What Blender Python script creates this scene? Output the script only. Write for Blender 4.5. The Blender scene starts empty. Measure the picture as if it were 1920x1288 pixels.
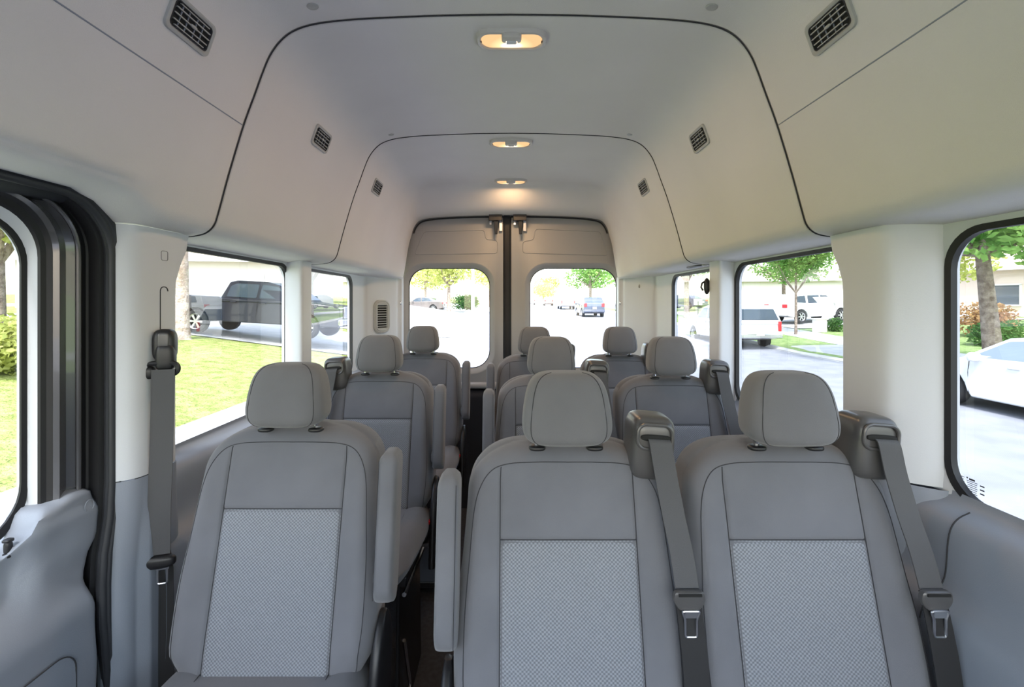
import bpy, bmesh, math, random
from mathutils import Vector, Matrix, noise
random.seed(11)
C = bpy.context.scene.collection
ZC = 1.35            # eye height above the van floor; heights below are written relative to the eye
PI = math.pi

# ------------------------------------------------------------------ materials
def nt(name):
    m = bpy.data.materials.new(name); m.use_nodes = True
    n = m.node_tree; n.nodes.clear()
    o = n.nodes.new('ShaderNodeOutputMaterial')
    return m, n, o
def pbr(name, col, rough=.6, metal=0., bump=0., bscale=200., var=0., vscale=6., spec=.5, coat=0., sheen=0., detail=3.):
    m, n, o = nt(name)
    b = n.nodes.new('ShaderNodeBsdfPrincipled')
    b.inputs['Base Color'].default_value = (*col, 1)
    b.inputs['Roughness'].default_value = rough
    b.inputs['Metallic'].default_value = metal
    b.inputs['Specular IOR Level'].default_value = spec
    b.inputs['Coat Weight'].default_value = coat
    b.inputs['Sheen Weight'].default_value = sheen
    n.links.new(b.outputs[0], o.inputs[0])
    tc = n.nodes.new('ShaderNodeTexCoord')
    if var:
        t = n.nodes.new('ShaderNodeTexNoise'); t.inputs['Scale'].default_value = vscale; t.inputs['Detail'].default_value = detail
        r = n.nodes.new('ShaderNodeValToRGB')
        r.color_ramp.elements[0].position = .3; r.color_ramp.elements[1].position = .7
        r.color_ramp.elements[0].color = (*[c*(1-var) for c in col], 1)
        r.color_ramp.elements[1].color = (*[min(1, c*(1+var)) for c in col], 1)
        n.links.new(tc.outputs['Object'], t.inputs['Vector']); n.links.new(t.outputs[0], r.inputs[0]); n.links.new(r.outputs[0], b.inputs['Base Color'])
    if bump:
        t2 = n.nodes.new('ShaderNodeTexNoise'); t2.inputs['Scale'].default_value = bscale; t2.inputs['Detail'].default_value = 2
        bp = n.nodes.new('ShaderNodeBump'); bp.inputs['Strength'].default_value = bump; bp.inputs['Distance'].default_value = .002
        n.links.new(tc.outputs['Object'], t2.inputs['Vector']); n.links.new(t2.outputs[0], bp.inputs['Height']); n.links.new(bp.outputs[0], b.inputs['Normal'])
    return m
def two_tone(name, c1, c2, scale, rough=.9, detail=6., bump=0., bdist=.01, scale2=None):
    m, n, o = nt(name)
    b = n.nodes.new('ShaderNodeBsdfPrincipled'); b.inputs['Roughness'].default_value = rough; b.inputs['Specular IOR Level'].default_value = .2
    tc = n.nodes.new('ShaderNodeTexCoord'); t = n.nodes.new('ShaderNodeTexNoise')
    t.inputs['Scale'].default_value = scale; t.inputs['Detail'].default_value = detail
    r = n.nodes.new('ShaderNodeValToRGB'); r.color_ramp.elements[0].position = .35; r.color_ramp.elements[1].position = .65
    r.color_ramp.elements[0].color = (*c1, 1); r.color_ramp.elements[1].color = (*c2, 1)
    L = n.links.new
    L(tc.outputs['Object'], t.inputs['Vector']); L(t.outputs[0], r.inputs[0]); L(r.outputs[0], b.inputs['Base Color']); L(b.outputs[0], o.inputs[0])
    if bump:
        t2 = n.nodes.new('ShaderNodeTexNoise'); t2.inputs['Scale'].default_value = scale2 or scale*3; t2.inputs['Detail'].default_value = 3
        bp = n.nodes.new('ShaderNodeBump'); bp.inputs['Strength'].default_value = bump; bp.inputs['Distance'].default_value = bdist
        L(tc.outputs['Object'], t2.inputs['Vector']); L(t2.outputs[0], bp.inputs['Height']); L(bp.outputs[0], b.inputs['Normal'])
    return m
def weave_mat(name, c1, c2, px, pz):
    m, n, o = nt(name)
    b = n.nodes.new('ShaderNodeBsdfPrincipled'); b.inputs['Roughness'].default_value = .9; b.inputs['Specular IOR Level'].default_value = .2
    L = n.links.new
    tc = n.nodes.new('ShaderNodeTexCoord')
    ns = n.nodes.new('ShaderNodeTexNoise'); ns.inputs['Scale'].default_value = 60; ns.inputs['Detail'].default_value = 1
    L(tc.outputs['Object'], ns.inputs['Vector'])
    mx = n.nodes.new('ShaderNodeVectorMath'); mx.operation = 'MULTIPLY_ADD'
    mx.inputs[1].default_value = (.0022, .0022, .0022)
    L(ns.outputs['Color'], mx.inputs[0]); L(tc.outputs['Object'], mx.inputs[2])
    s = n.nodes.new('ShaderNodeSeparateXYZ'); L(mx.outputs[0], s.inputs[0])
    def mth(op, a, bb=None):
        q = n.nodes.new('ShaderNodeMath'); q.operation = op
        for i, v in enumerate((a, bb)):
            if v is None: continue
            if isinstance(v, (int, float)): q.inputs[i].default_value = v
            else: L(v, q.inputs[i])
        return q.outputs[0]
    sx = mth('SINE', mth('MULTIPLY', s.outputs[0], 2*PI/px))
    sz = mth('SINE', mth('MULTIPLY', s.outputs[2], 2*PI/pz))
    p = mth('MULTIPLY', sx, sz)
    p = mth('ADD', mth('MULTIPLY', p, .9), .5)
    t2 = n.nodes.new('ShaderNodeTexNoise'); t2.inputs['Scale'].default_value = 250; L(tc.outputs['Object'], t2.inputs['Vector'])
    p = mth('ADD', p, mth('MULTIPLY', mth('SUBTRACT', t2.outputs[0], .5), .8))
    r = n.nodes.new('ShaderNodeValToRGB'); r.color_ramp.elements[0].color = (*c1, 1); r.color_ramp.elements[1].color = (*c2, 1)
    r.color_ramp.elements[0].position = .1; r.color_ramp.elements[1].position = .9
    L(p, r.inputs[0]); L(r.outputs[0], b.inputs['Base Color'])
    bp = n.nodes.new('ShaderNodeBump'); bp.inputs['Strength'].default_value = .5; bp.inputs['Distance'].default_value = .001
    L(p, bp.inputs['Height']); L(bp.outputs[0], b.inputs['Normal']); L(b.outputs[0], o.inputs[0])
    return m
def glass_mat(name, tint, gl=1.):
    m, n, o = nt(name)
    t = n.nodes.new('ShaderNodeBsdfTransparent'); t.inputs[0].default_value = (*tint, 1)
    g = n.nodes.new('ShaderNodeBsdfGlossy'); g.inputs['Roughness'].default_value = .0; g.inputs[0].default_value = (gl, gl, gl, 1)
    lw = n.nodes.new('ShaderNodeLayerWeight'); lw.inputs[0].default_value = .5
    pw = n.nodes.new('ShaderNodeMath'); pw.operation = 'POWER'; pw.inputs[1].default_value = 4.; n.links.new(lw.outputs['Facing'], pw.inputs[0])
    f = n.nodes.new('ShaderNodeMath'); f.operation = 'MULTIPLY_ADD'; f.inputs[1].default_value = .85; f.inputs[2].default_value = .05; n.links.new(pw.outputs[0], f.inputs[0])
    x = n.nodes.new('ShaderNodeMixShader')
    n.links.new(f.outputs[0], x.inputs[0]); n.links.new(t.outputs[0], x.inputs[1]); n.links.new(g.outputs[0], x.inputs[2]); n.links.new(x.outputs[0], o.inputs[0])
    return m
def emit(name, col, s):
    m, n, o = nt(name); e = n.nodes.new('ShaderNodeEmission'); e.inputs[0].default_value = (*col, 1); e.inputs[1].default_value = s
    n.links.new(e.outputs[0], o.inputs[0]); return m
def lens_mat():
    m, n, o = nt('lamp_lens'); L = n.links.new
    e = n.nodes.new('ShaderNodeEmission'); tc = n.nodes.new('ShaderNodeTexCoord'); mp = n.nodes.new('ShaderNodeMapping')
    mp.inputs['Scale'].default_value = (16, 26, 0); mp.inputs['Location'].default_value = (0, -.2, 0)
    g = n.nodes.new('ShaderNodeTexGradient'); g.gradient_type = 'SPHERICAL'
    r = n.nodes.new('ShaderNodeValToRGB'); r.color_ramp.elements[0].color = (.29,.175,.085,1); r.color_ramp.elements[1].color = (1.6,1.15,.72,1)
    q = r.color_ramp.elements.new(.45); q.color = (.42,.27,.14,1)
    L(tc.outputs['Object'], mp.inputs[0]); L(mp.outputs[0], g.inputs[0]); L(g.outputs[1], r.inputs[0]); L(r.outputs[0], e.inputs[0]); L(e.outputs[0], o.inputs[0])
    return m
def leaf_mat(name, c1, c2):
    m, n, o = nt(name)
    tc = n.nodes.new('ShaderNodeTexCoord'); t = n.nodes.new('ShaderNodeTexNoise'); t.inputs['Scale'].default_value = 1.3; t.inputs['Detail'].default_value = 4
    r = n.nodes.new('ShaderNodeValToRGB'); r.color_ramp.elements[0].position = .35; r.color_ramp.elements[1].position = .65
    r.color_ramp.elements[0].color = (*c1, 1); r.color_ramp.elements[1].color = (*c2, 1)
    d = n.nodes.new('ShaderNodeBsdfDiffuse'); tr = n.nodes.new('ShaderNodeBsdfTranslucent'); x = n.nodes.new('ShaderNodeMixShader'); x.inputs[0].default_value = .45
    L = n.links.new
    L(tc.outputs['Object'], t.inputs['Vector']); L(t.outputs[0], r.inputs[0]); L(r.outputs[0], d.inputs[0]); L(r.outputs[0], tr.inputs[0])
    L(d.outputs[0], x.inputs[1]); L(tr.outputs[0], x.inputs[2]); L(x.outputs[0], o.inputs[0])
    return m

M = dict(
 head=pbr('headliner_fabric', (.70,.68,.668), .95, bump=.35, bscale=900, var=.03, vscale=3, spec=.1),
 trim=pbr('light_trim_plastic', (.61,.63,.67), .5, bump=.1, bscale=600, spec=.4),
 trimd=pbr('grey_trim_plastic', (.24,.265,.315), .42, bump=.12, bscale=700, spec=.45),
 doorg=pbr('rear_door_paint', (.36,.36,.36), .45, spec=.4),
 cloth=pbr('seat_cloth', (.150,.154,.172), .9, bump=.3, bscale=1400, var=.07, vscale=9, spec=.15, sheen=.25),
 cloth2=pbr('headrest_cloth', (.150,.150,.160), .9, bump=.3, bscale=1400, var=.07, vscale=9, spec=.15, sheen=.25),
 weave=weave_mat('woven_insert', (.155,.166,.186), (.275,.292,.325), .0074, .0066),
 seam=pbr('seam_thread_gap_shade', (.035,.036,.042), .9),
 belt=pbr('belt_webbing', (.085,.085,.09), .75, bump=.3, bscale=1500, spec=.3),
 beltd=pbr('belt_webbing_black', (.018,.018,.02), .8),
 boxp=pbr('belt_box_plastic', (.075,.073,.075), .3, spec=.6),
 black=pbr('black_plastic', (.012,.012,.014), .4),
 rubber=pbr('black_rubber', (.008,.008,.010), .55),
 seal=pbr('door_seal_rubber', (.028,.030,.036), .5),
 paint=pbr('dark_grey_paint', (.10,.10,.11), .22, metal=.3, spec=.6, coat=.6),
 chrome=pbr('chrome', (.75,.75,.78), .18, metal=1),
 steel=pbr('latch_steel', (.55,.56,.6), .28, metal=1),
 red=pbr('red_button', (.75,.02,.03), .35),
 carpet=pbr('floor_carpet', (.035,.036,.042), .95, bump=.8, bscale=500, var=.25, vscale=60),
 dark=pbr('dark_lower_trim', (.012,.014,.02), .8),
 void=pbr('vent_void', (.01,.01,.01), .9),
 vent=pbr('vent_plastic', (.40,.40,.385), .45),
 lampf=pbr('lamp_frame', (.55,.53,.51), .4),
 lens=lens_mat(),
 glass=glass_mat('tinted_glass', (.53,.55,.56)),
 glassc=glass_mat('clear_glass', (.93,.95,.95)),
 asphalt=two_tone('street_concrete', (.235,.245,.28), (.285,.295,.33), 1.6, bump=.4, bdist=.01, scale2=30),
 conc=two_tone('sidewalk_concrete', (.46,.46,.46), (.55,.55,.55), 2., bump=.2),
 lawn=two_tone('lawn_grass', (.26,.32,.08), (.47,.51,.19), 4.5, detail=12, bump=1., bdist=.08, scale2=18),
 lawnr=two_tone('lawn_grass_shaded', (.18,.28,.09), (.34,.44,.18), 4.5, detail=12, bump=1., bdist=.08, scale2=18),  # darker copy of the lawn, shade put into the colour
 bark=two_tone('tree_bark', (.16,.12,.10), (.34,.28,.24), 7, bump=1., bdist=.05),
 barkp=two_tone('pale_bark', (.42,.30,.25), (.66,.54,.47), 5, bump=1., bdist=.05),
 leafy=leaf_mat('yellow_leaves', (.36,.41,.10), (.62,.64,.25)),
 leafg=leaf_mat('green_leaves', (.12,.28,.07), (.34,.52,.16)),
 leafd=leaf_mat('dark_leaves', (.05,.14,.04), (.14,.26,.08)),
 leafr=leaf_mat('reddish_leaves', (.34,.17,.10), (.5,.34,.16)),
 stucco=pbr('white_stucco', (.72,.68,.64), .9, bump=.3, bscale=20),
 stuccop=pbr('pink_stucco', (.70,.58,.53), .9, bump=.3, bscale=20),
 garage=pbr('garage_door', (.66,.65,.64), .6),
 tile=pbr('roof_tile', (.62,.47,.39), .85, bump=.5, bscale=12),
 wpaint=pbr('white_car_paint', (.64,.65,.67), .25, coat=.6),
 kpaint=pbr('dark_blue_car_paint', (.008,.011,.024), .3, coat=.25),
 gpaint=pbr('grey_car_paint', (.16,.14,.14), .25, metal=.3, coat=.6),
 spaint=pbr('dark_silver_blue_paint', (.07,.085,.13), .25, metal=.3, coat=.6),
 cglass=pbr('car_window', (.06,.08,.11), .06, spec=.8),
 cglassb=pbr('car_window_bright', (.22,.27,.32), .06, spec=.8),
 tyre=pbr('tyre', (.02,.02,.022), .8),
 rim=pbr('wheel_rim', (.55,.56,.58), .3, metal=.7),
 tail=pbr('tail_light', (.6,.03,.04), .2),
 lampg=pbr('headlight', (.7,.72,.75), .15),
 pole=pbr('pale_pole', (.75,.75,.74), .6),
)

# ------------------------------------------------------------------ mesh helpers
class MB:
    def __init__(s): s.v = []; s.f = []; s.m = []
    def add(s, vs, fs, mi=0):
        o = len(s.v); s.v += [tuple(p) for p in vs]
        for f in fs: s.f.append(tuple(i+o for i in f)); s.m.append(mi)
        return s
    def box(s, c, d, rot=None, mi=0):
        vs = [Vector((x*d[0]/2, y*d[1]/2, z*d[2]/2)) for x in (-1,1) for y in (-1,1) for z in (-1,1)]
        if rot is not None: vs = [rot @ v for v in vs]
        vs = [v + Vector(c) for v in vs]
        return s.add(vs, [(0,1,3,2),(4,6,7,5),(0,4,5,1),(2,3,7,6),(0,2,6,4),(1,5,7,3)], mi)
    def loft(s, loops, closed=True, cap0=False, cap1=False, mi=0):
        n = len(loops[0]); vs = [p for l in loops for p in l]; fs = []
        for i in range(len(loops)-1):
            for j in range(n if closed else n-1):
                a = i*n+j; b = i*n+(j+1) % n
                fs.append((a, b, b+n, a+n))
        if cap0: fs.append(tuple(range(n-1, -1, -1)))
        if cap1: fs.append(tuple(range((len(loops)-1)*n, len(loops)*n)))
        return s.add(vs, fs, mi)
    def tube(s, path, r, n=8, closed=False, caps=True, mi=0):
        P = [Vector(p) for p in path]; loops = []; up = None
        for i, p in enumerate(P):
            if closed: t = P[(i+1) % len(P)] - P[i-1]
            else: t = P[min(i+1, len(P)-1)] - P[max(i-1, 0)]
            t.normalize()
            if up is None:
                up = Vector((0,0,1)) if abs(t.z) < .9 else Vector((0,1,0))
            a = t.cross(up)
            if a.length < 1e-5: a = t.cross(Vector((1,0,0)))
            a.normalize(); b = a.cross(t).normalized(); up = b
            rr = r(i/(len(P)-1)) if callable(r) else r
            loops.append([p + a*math.cos(2*PI*k/n)*rr + b*math.sin(2*PI*k/n)*rr for k in range(n)])
        if closed: loops.append(loops[0])
        return s.loft(loops, True, caps and not closed, caps and not closed, mi)
    def sell(s, c, r, n=(2.,2.), rot=None, nu=32, nv=16, fn=None, mi=0):
        """superellipsoid; n = (horizontal exponent, vertical exponent)"""
        loops = []
        def pw(x, e): return math.copysign(abs(x)**(2/e), x)
        for j in range(nv+1):
            ph = -PI/2 + PI*j/nv
            cz = pw(math.cos(ph), n[1]) if 0 < j < nv else .001; sz = pw(math.sin(ph), n[1])
            l = []
            for i in range(nu):
                th = 2*PI*i/nu
                v = Vector((pw(math.cos(th), n[0])*cz*r[0], pw(math.sin(th), n[0])*cz*r[1], sz*r[2]))
                if fn: v = fn(v)
                if rot is not None: v = rot @ v
                l.append(v + Vector(c))
            loops.append(l)
        return s.loft(loops, True, True, True, mi)
    def prism(s, poly, a, b, axis='y', mi=0):
        """extrude 2D polygon between a and b along axis"""
        def P(p, t):
            return {'y': (p[0], t, p[1]), 'x': (t, p[0], p[1]), 'z': (p[0], p[1], t)}[axis]
        return s.loft([[P(p, a) for p in poly], [P(p, b) for p in poly]], True, True, True, mi)
    def build(s, name, mats, parent=None, smooth=True, angle=40, bevel=0, seg=2, loc=None):
        me = bpy.data.meshes.new(name); me.from_pydata(s.v, [], s.f)
        if not isinstance(mats, (list, tuple)): mats = [mats]
        for m in mats: me.materials.append(m)
        for p, mi in zip(me.polygons, s.m): p.material_index = mi
        bm = bmesh.new(); bm.from_mesh(me); bmesh.ops.recalc_face_normals(bm, faces=bm.faces); bm.to_mesh(me); bm.free()
        if smooth:
            me.shade_smooth(); me.set_sharp_from_angle(angle=math.radians(angle))
        o = bpy.data.objects.new(name, me); C.objects.link(o)
        if parent is not None: o.parent = parent
        if loc is not None: o.location = loc
        if bevel:
            b = o.modifiers.new('b', 'BEVEL'); b.width = bevel; b.segments = seg; b.limit_method = 'ANGLE'; b.angle_limit = math.radians(35)
        return o
def tag(o, label, cat, group=None, kind=None):
    o['label'] = label; o['category'] = cat
    if group: o['group'] = group
    if kind: o['kind'] = kind
    return o
def struct(o): o['kind'] = 'structure'; return o
def empty(name, loc, rz=0):
    o = bpy.data.objects.new(name, None); C.objects.link(o); o.location = loc; o.rotation_euler = (0,0,rz); o.empty_display_size = .1
    return o
def copy_tree(o, parent=None):
    c = o.copy(); C.objects.link(c); c.parent = parent
    for ch in list(o.children): copy_tree(ch, c)
    return c
def rrect(a0, a1, b0, b1, r, n=8):
    pts = []
    for (ca, cb, s) in ((a1-r, b1-r, 0), (a0+r, b1-r, 1), (a0+r, b0+r, 2), (a1-r, b0+r, 3)):
        for k in range(n+1):
            t = (s + k/n)*PI/2
            pts.append((ca + r*math.cos(t), cb + r*math.sin(t)))
    return pts
def catmull(P, sub):
    out = []
    for i in range(len(P)-1):
        p0 = P[max(i-1,0)]; p1 = P[i]; p2 = P[i+1]; p3 = P[min(i+2, len(P)-1)]
        for k in range(sub):
            t = k/sub
            out.append(tuple(.5*((2*b)+(-a+c)*t+(2*a-5*b+4*c-d)*t*t+(-a+3*b-3*c+d)*t**3) for a, b, c, d in zip(p0, p1, p2, p3)))
    out.append(tuple(P[-1])); return out
def sst(x): x = max(0, min(1, x)); return x*x*(3-2*x)
def mixp(a, b, t): return tuple(x+(y-x)*t for x, y in zip(a, b))

# ------------------------------------------------------------------ van shell
PROF = [(0,.73),(.16,.728),(.321,.722),(.42,.716),(.497,.706),(.547,.690),(.580,.666),(.607,.630),(.626,.587),(.647,.529),(.676,.449),(.714,.323),(.740,.227),(.751,.196),(.771,.177),(.80,.169),(.836,.166),(.890,.160)]
REAR = [(0,.579),(.16,.578),(.321,.574),(.448,.568),(.53,.56),(.59,.547),(.62,.525),(.642,.487),(.655,.44),(.667,.40),(.678,.346),(.69,.27),(.70,.21),(.704,.19),(.706,.178),(.708,.168),(.712,.164),(.716,.158)]
def head_loop(Y, off=0.):
    w = sst((Y-2.72)/.235)
    P = [mixp(a, b, w) for a, b in zip(PROF, REAR)]
    P = catmull(P, 5)
    pts = []
    full = [(-x, z, -1) for x, z in reversed(P)] + [(x, z, 1) for x, z in P[1:]]
    for x, z, s in full:
        if s < 0 and Y < .97 and x < -.70:              # header above the sliding door sits higher
            k = 1 - sst((Y-.87)/.10)
            lo = .222 - .004*(abs(x)-.74)/.1
            if z < lo+.02: z = z + (max(z, lo + .02*sst((z-.16)/.08)) - z)*k
        pts.append((x, z))
    if off:
        q = []
        for i, (x, z) in enumerate(pts):
            a = pts[max(i-1,0)]; b = pts[min(i+1, len(pts)-1)]
            dx, dz = b[0]-a[0], b[1]-a[1]; L = math.hypot(dx, dz) or 1
            q.append((x - dz/L*off, z + dx/L*off))
        pts = q
    return [(x, Y, ZC+z) for x, z in pts]
mb = MB()
def section(y0, y1, n, r0=True, r1=True):
    st = []
    R = .006
    if r0: st += [(y0, .010), (y0+.0005, .0045), (y0+.002, .0014), (y0+R, 0)]
    else: st += [(y0, 0)]
    a, b = (y0+R if r0 else y0), (y1-R if r1 else y1)
    st += [(a+(b-a)*i/n, 0) for i in range(1, n)]
    if r1: st += [(y1-R, 0), (y1-.002, .0014), (y1-.0005, .0045), (y1, .010)]
    else: st += [(y1, 0)]
    mb.loft([head_loop(y, o) for y, o in st], closed=False)
section(-1.70, 1.1475, 60, False, True)
section(1.1525, 1.951, 12, True, True)
section(1.955, 2.995, 36, True, False)
mb.loft([head_loop(2.995), head_loop(3.005, .004), head_loop(3.01, .02)], closed=False)
struct(mb.build('ceiling', M['head'], angle=60))
for yy in (1.150, 1.953):
    ms = MB(); ms.tube(head_loop(yy, .0008), .0016, 6); struct(ms.build('trim_seam', M['seam']))  # dark tube added in the panel gap, its shade put into the colour
# unseen outer roof skin above the lining, added dark to block light at the seams
mb = MB()
def roof_loop(Y, k=1.0):
    P = catmull(PROF, 4)[:-6]
    full = [(-x*1.10, z*1.08+.015) for x, z in reversed(P)] + [(x*1.10, z*1.08+.015) for x, z in P[1:]]
    return [(x, Y, ZC+z) for x, z in full]
mb.loft([roof_loop(-1.72), roof_loop(1.), roof_loop(3.10)], closed=False)
struct(mb.build('roof', M['dark']))

def path_on_profile(Y, i0, i1, off=-.0005, sub=5):
    L = head_loop(Y, off); n = len(L)//2
    return L
# long horizontal groove of the front bay (both sides)
def prof_at(s, x0, Y=1.0):
    """point and inward normal on the side lining where |x| = x0 ; s = side"""
    P = catmull(PROF, 24)
    i = min(range(len(P)), key=lambda k: abs(P[k][0]-x0) if P[k][1] > .175 else 9)
    a, b = P[i-1], P[i+1]; tx, tz = b[0]-a[0], b[1]-a[1]; L = math.hypot(tx, tz)
    t = Vector((s*tx/L, 0, tz/L)); n = Vector((s*tz/L, 0, -tx/L))
    if n.x*s > 0: n = -n
    return Vector((s*P[i][0], Y, ZC+P[i][1])), n, t
for s in (-1, 1):
    mb = MB()
    p, n, t = prof_at(s, .676)
    mb.tube([(p + n*.0002 + Vector((0, y-1.0, 0)))[:] for y in (-1.6, 0, .5, 1.0, 1.1415)], .0014, 6)
    struct(mb.build('trim_seam', M['trimd']))

# body skins with window openings, glass and rubber
XS = .885
def skin(s, y0, y1, z0, z1, oy0, oy1, oz0, oz1, r, wn, glass, closed_front=True):
    mb = MB()
    out = rrect(y0, y1, z0, z1, .0005); mid = rrect(oy0-.02, oy1+.02, oz0-.02, oz1+.02, r+.02); op = rrect(oy0, oy1, oz0, oz1, r)
    f = lambda L, x: [(s*x, a, ZC+b) for a, b in L]
    mb.loft([f(out, XS), f(mid, XS), f(op, XS+.004), f(op, XS+.03)])
    w = mb.build('wall_left' if s < 0 else 'wall_right', M['trim']); struct(w)
    g = MB(); inn = rrect(oy0+.004, oy1-.004, oz0+.004, oz1-.004, r)
    g.add(f(inn, XS+.018), [tuple(range(len(inn)))])
    go = struct(g.build('window_%d' % wn, glass, smooth=False))
    rb = MB(); i2 = rrect(oy0+.009, oy1-.009, oz0+.009, oz1-.009, r-.005); o2 = rrect(oy0-.003, oy1+.003, oz0-.003, oz1+.003, r)
    rb.loft([f(o2, XS+.012), f(o2, XS+.001), f(i2, XS+.003), f(i2, XS+.016)])
    rb.build('window_frame', M['rubber'], go)
    return go
zt, zb = .152, -.392
skin(1, -.25, .97, -.55, .30, -.20, .923, zb, .146, .075, 1, M['glass'])
skin(1, .97, 1.865, -.55, .30, 1.08, 1.793, zb, zt, .075, 2, M['glass'])
skin(1, 1.865, 2.62, -.55, .30, 1.915, 2.49, zb, .150, .06, 3, M['glass'])
skin(-1, 1.03, 1.865, -.55, .30, 1.06, 1.815, zb, zt, .06, 4, M['glass'])
skin(-1, 1.865, 2.62, -.55, .30, 1.915, 2.545, zb, .150, .06, 5, M['glass'])

# lower wall trim, swept along the side
LOW = [(.887,-.375),(.884,-.388),(.872,-.398),(.852,-.408),(.838,-.424),(.831,-.45),(.828,-.49),(.824,-.520),(.812,-.542),(.793,-.560),(.780,-.585),(.775,-.64),(.776,-.80),(.784,-.82),(.785,-1.1),(.782,-1.352)]
def lowwall(s, y0, y1):
    mb = MB(); P = catmull(LOW, 3)
    loops = []
    for i in range(17):
        Y = y0 + (y1-y0)*i/16
        loops.append([(s*x, Y, ZC+z) for x, z in P])
    mb.loft(loops, closed=False)
    o = struct(mb.build('wall_right' if s > 0 else 'wall_left', M['trimd'], angle=60)); return o
lowwall(1, -.3, 2.9); lowwall(-1, 1.02, 2.9)
# trim joint line on the right sill
mb = MB(); P = catmull(LOW, 3)
mb.tube([(x-.0004, .86-.0*i, ZC+z) for i, (x, z) in enumerate(P[6:32])], .0014, 6)
struct(mb.build('trim_joint', M['seam']))

# pillars: upper light part and lower grey part, cross-section (X, Y) polylines
def pillar(s, sec, name, z1, z0, mat, flare=None, nz=14, zsplit=None):
    mb = MB(); loops = []
    S = catmull(sec, 4)
    for i in range(nz+1):
        z = z1 + (z0-z1)*i/nz
        l = []
        for j, (x, y) in enumerate(S):
            xx, yy = x, y
            if flare: xx, yy = flare(x, y, z, j/(len(S)-1))
            l.append((s*xx, yy, ZC+z))
        loops.append(l)
    mb.loft(loops, closed=False)
    return struct(mb.build(name, mat, angle=70))
secR1 = [(.892,.925),(.878,.930),(.862,.938),(.830,.958),(.812,.972),(.803,.99),(.800,1.02),(.800,1.06),(.802,1.09),(.810,1.098),(.84,1.10),(.89,1.10)]
def fl_r(x, y, z, u):
    if u > .6: y += .045*(sst((z-.02)/.14))**1.5*(1 if u > .7 else .6)
    return x, y
pillar(1, secR1, 'trim_pillar', .168, -.378, M['trim'], fl_r)
def fl_low(x, y, z, u):
    k = sst((-.378-z)/.12); return x-.012*k-.012*sst((-.40-z)/.04)*0, y
pillar(1, [(.885,.915),(.865,.925),(.835,.95),(.812,.972),(.803,.99),(.800,1.02),(.800,1.06),(.802,1.09),(.810,1.105),(.84,1.12),(.87,1.13)], 'trim_pillar_lower', -.380, -1.352, M['trimd'], fl_low)
secC = [(.892,1.795),(.875,1.793),(.845,1.785),(.828,1.783),(.820,1.79),(.818,1.81),(.818,1.85),(.822,1.872),(.835,1.88),(.86,1.89),(.892,1.905)]
for s in (-1, 1): pillar(s, secC, 'trim_pillar', .168, -.40, M['trim'])
secL1 = [(.850,.962),(.838,.957),(.826,.962),(.812,.973),(.803,.99),(.800,1.02),(.800,1.06),(.803,1.085),(.812,1.093),(.84,1.10),(.89,1.10)]
pillar(-1, secL1, 'trim_pillar', .168, -.378, M['trim'], fl_r)
def fl_ll(x, y, z, u):
    k = sst((-.40-z)/.2)
    return x + (.008*k if u < .45 else -.01*k), y - .02*k*(1-u)
pillar(-1, [(.850,.962),(.838,.957),(.826,.962),(.812,.973),(.803,.99),(.800,1.02),(.800,1.06),(.803,1.085),(.812,1.10),(.84,1.12),(.87,1.14)], 'trim_pillar_lower', -.380, -1.352, M['trimd'], fl_ll)
# rear corner panels
secD = [(.892,2.56),(.889,2.66),(.886,2.72),(.878,2.742),(.860,2.762),(.81,2.845),(.765,2.915),(.750,2.938),(.742,2.952),(.738,2.965),(.728,2.975),(.715,2.985),(.712,3.0),(.712,3.04)]
for s in (-1, 1): pillar(s, secD, 'trim_pillar', .170, -1.352, M['trim'])

# cab in front of the passenger space, unseen and added to cut the front light: side walls with open door windows, dashboard and windshield opening
for s in (-1, 1):
    mb = MB(); P0 = (-1.72, -.26 if s > 0 else -.36)
    f = lambda L, x: [(s*x, a, ZC+b) for a, b in L]
    mb.loft([f(rrect(P0[0], P0[1], -1.35, .72, .001), .90), f(rrect(P0[0]+.1, P0[1]-.08, -.40, .16, .06), .90), f(rrect(P0[0]+.1, P0[1]-.08, -.40, .16, .06), .93)])
    struct(mb.build('wall_left' if s < 0 else 'wall_right', M['trimd']))
mb = MB(); f = lambda L, y: [(a, y, ZC+b) for a, b in L]
mb.loft([f(rrect(-.95,.95,-1.35,.82,.001), -1.70), f(rrect(-.80,.80,-.42,.36,.08), -1.70), f(rrect(-.80,.80,-.42,.36,.08), -1.74)])
struct(mb.build('wall_front_unseen', M['trimd']))
# floor
mb = MB(); mb.box((0, .67, -.01), (1.8, 4.8, .02)); struct(mb.build('floor', M['carpet'], smooth=False))
mb = MB(); mb.box((0, .67, -.13), (1.86, 4.86, .2)); struct(mb.build('floor_underbody', M['dark'], smooth=False))
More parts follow.
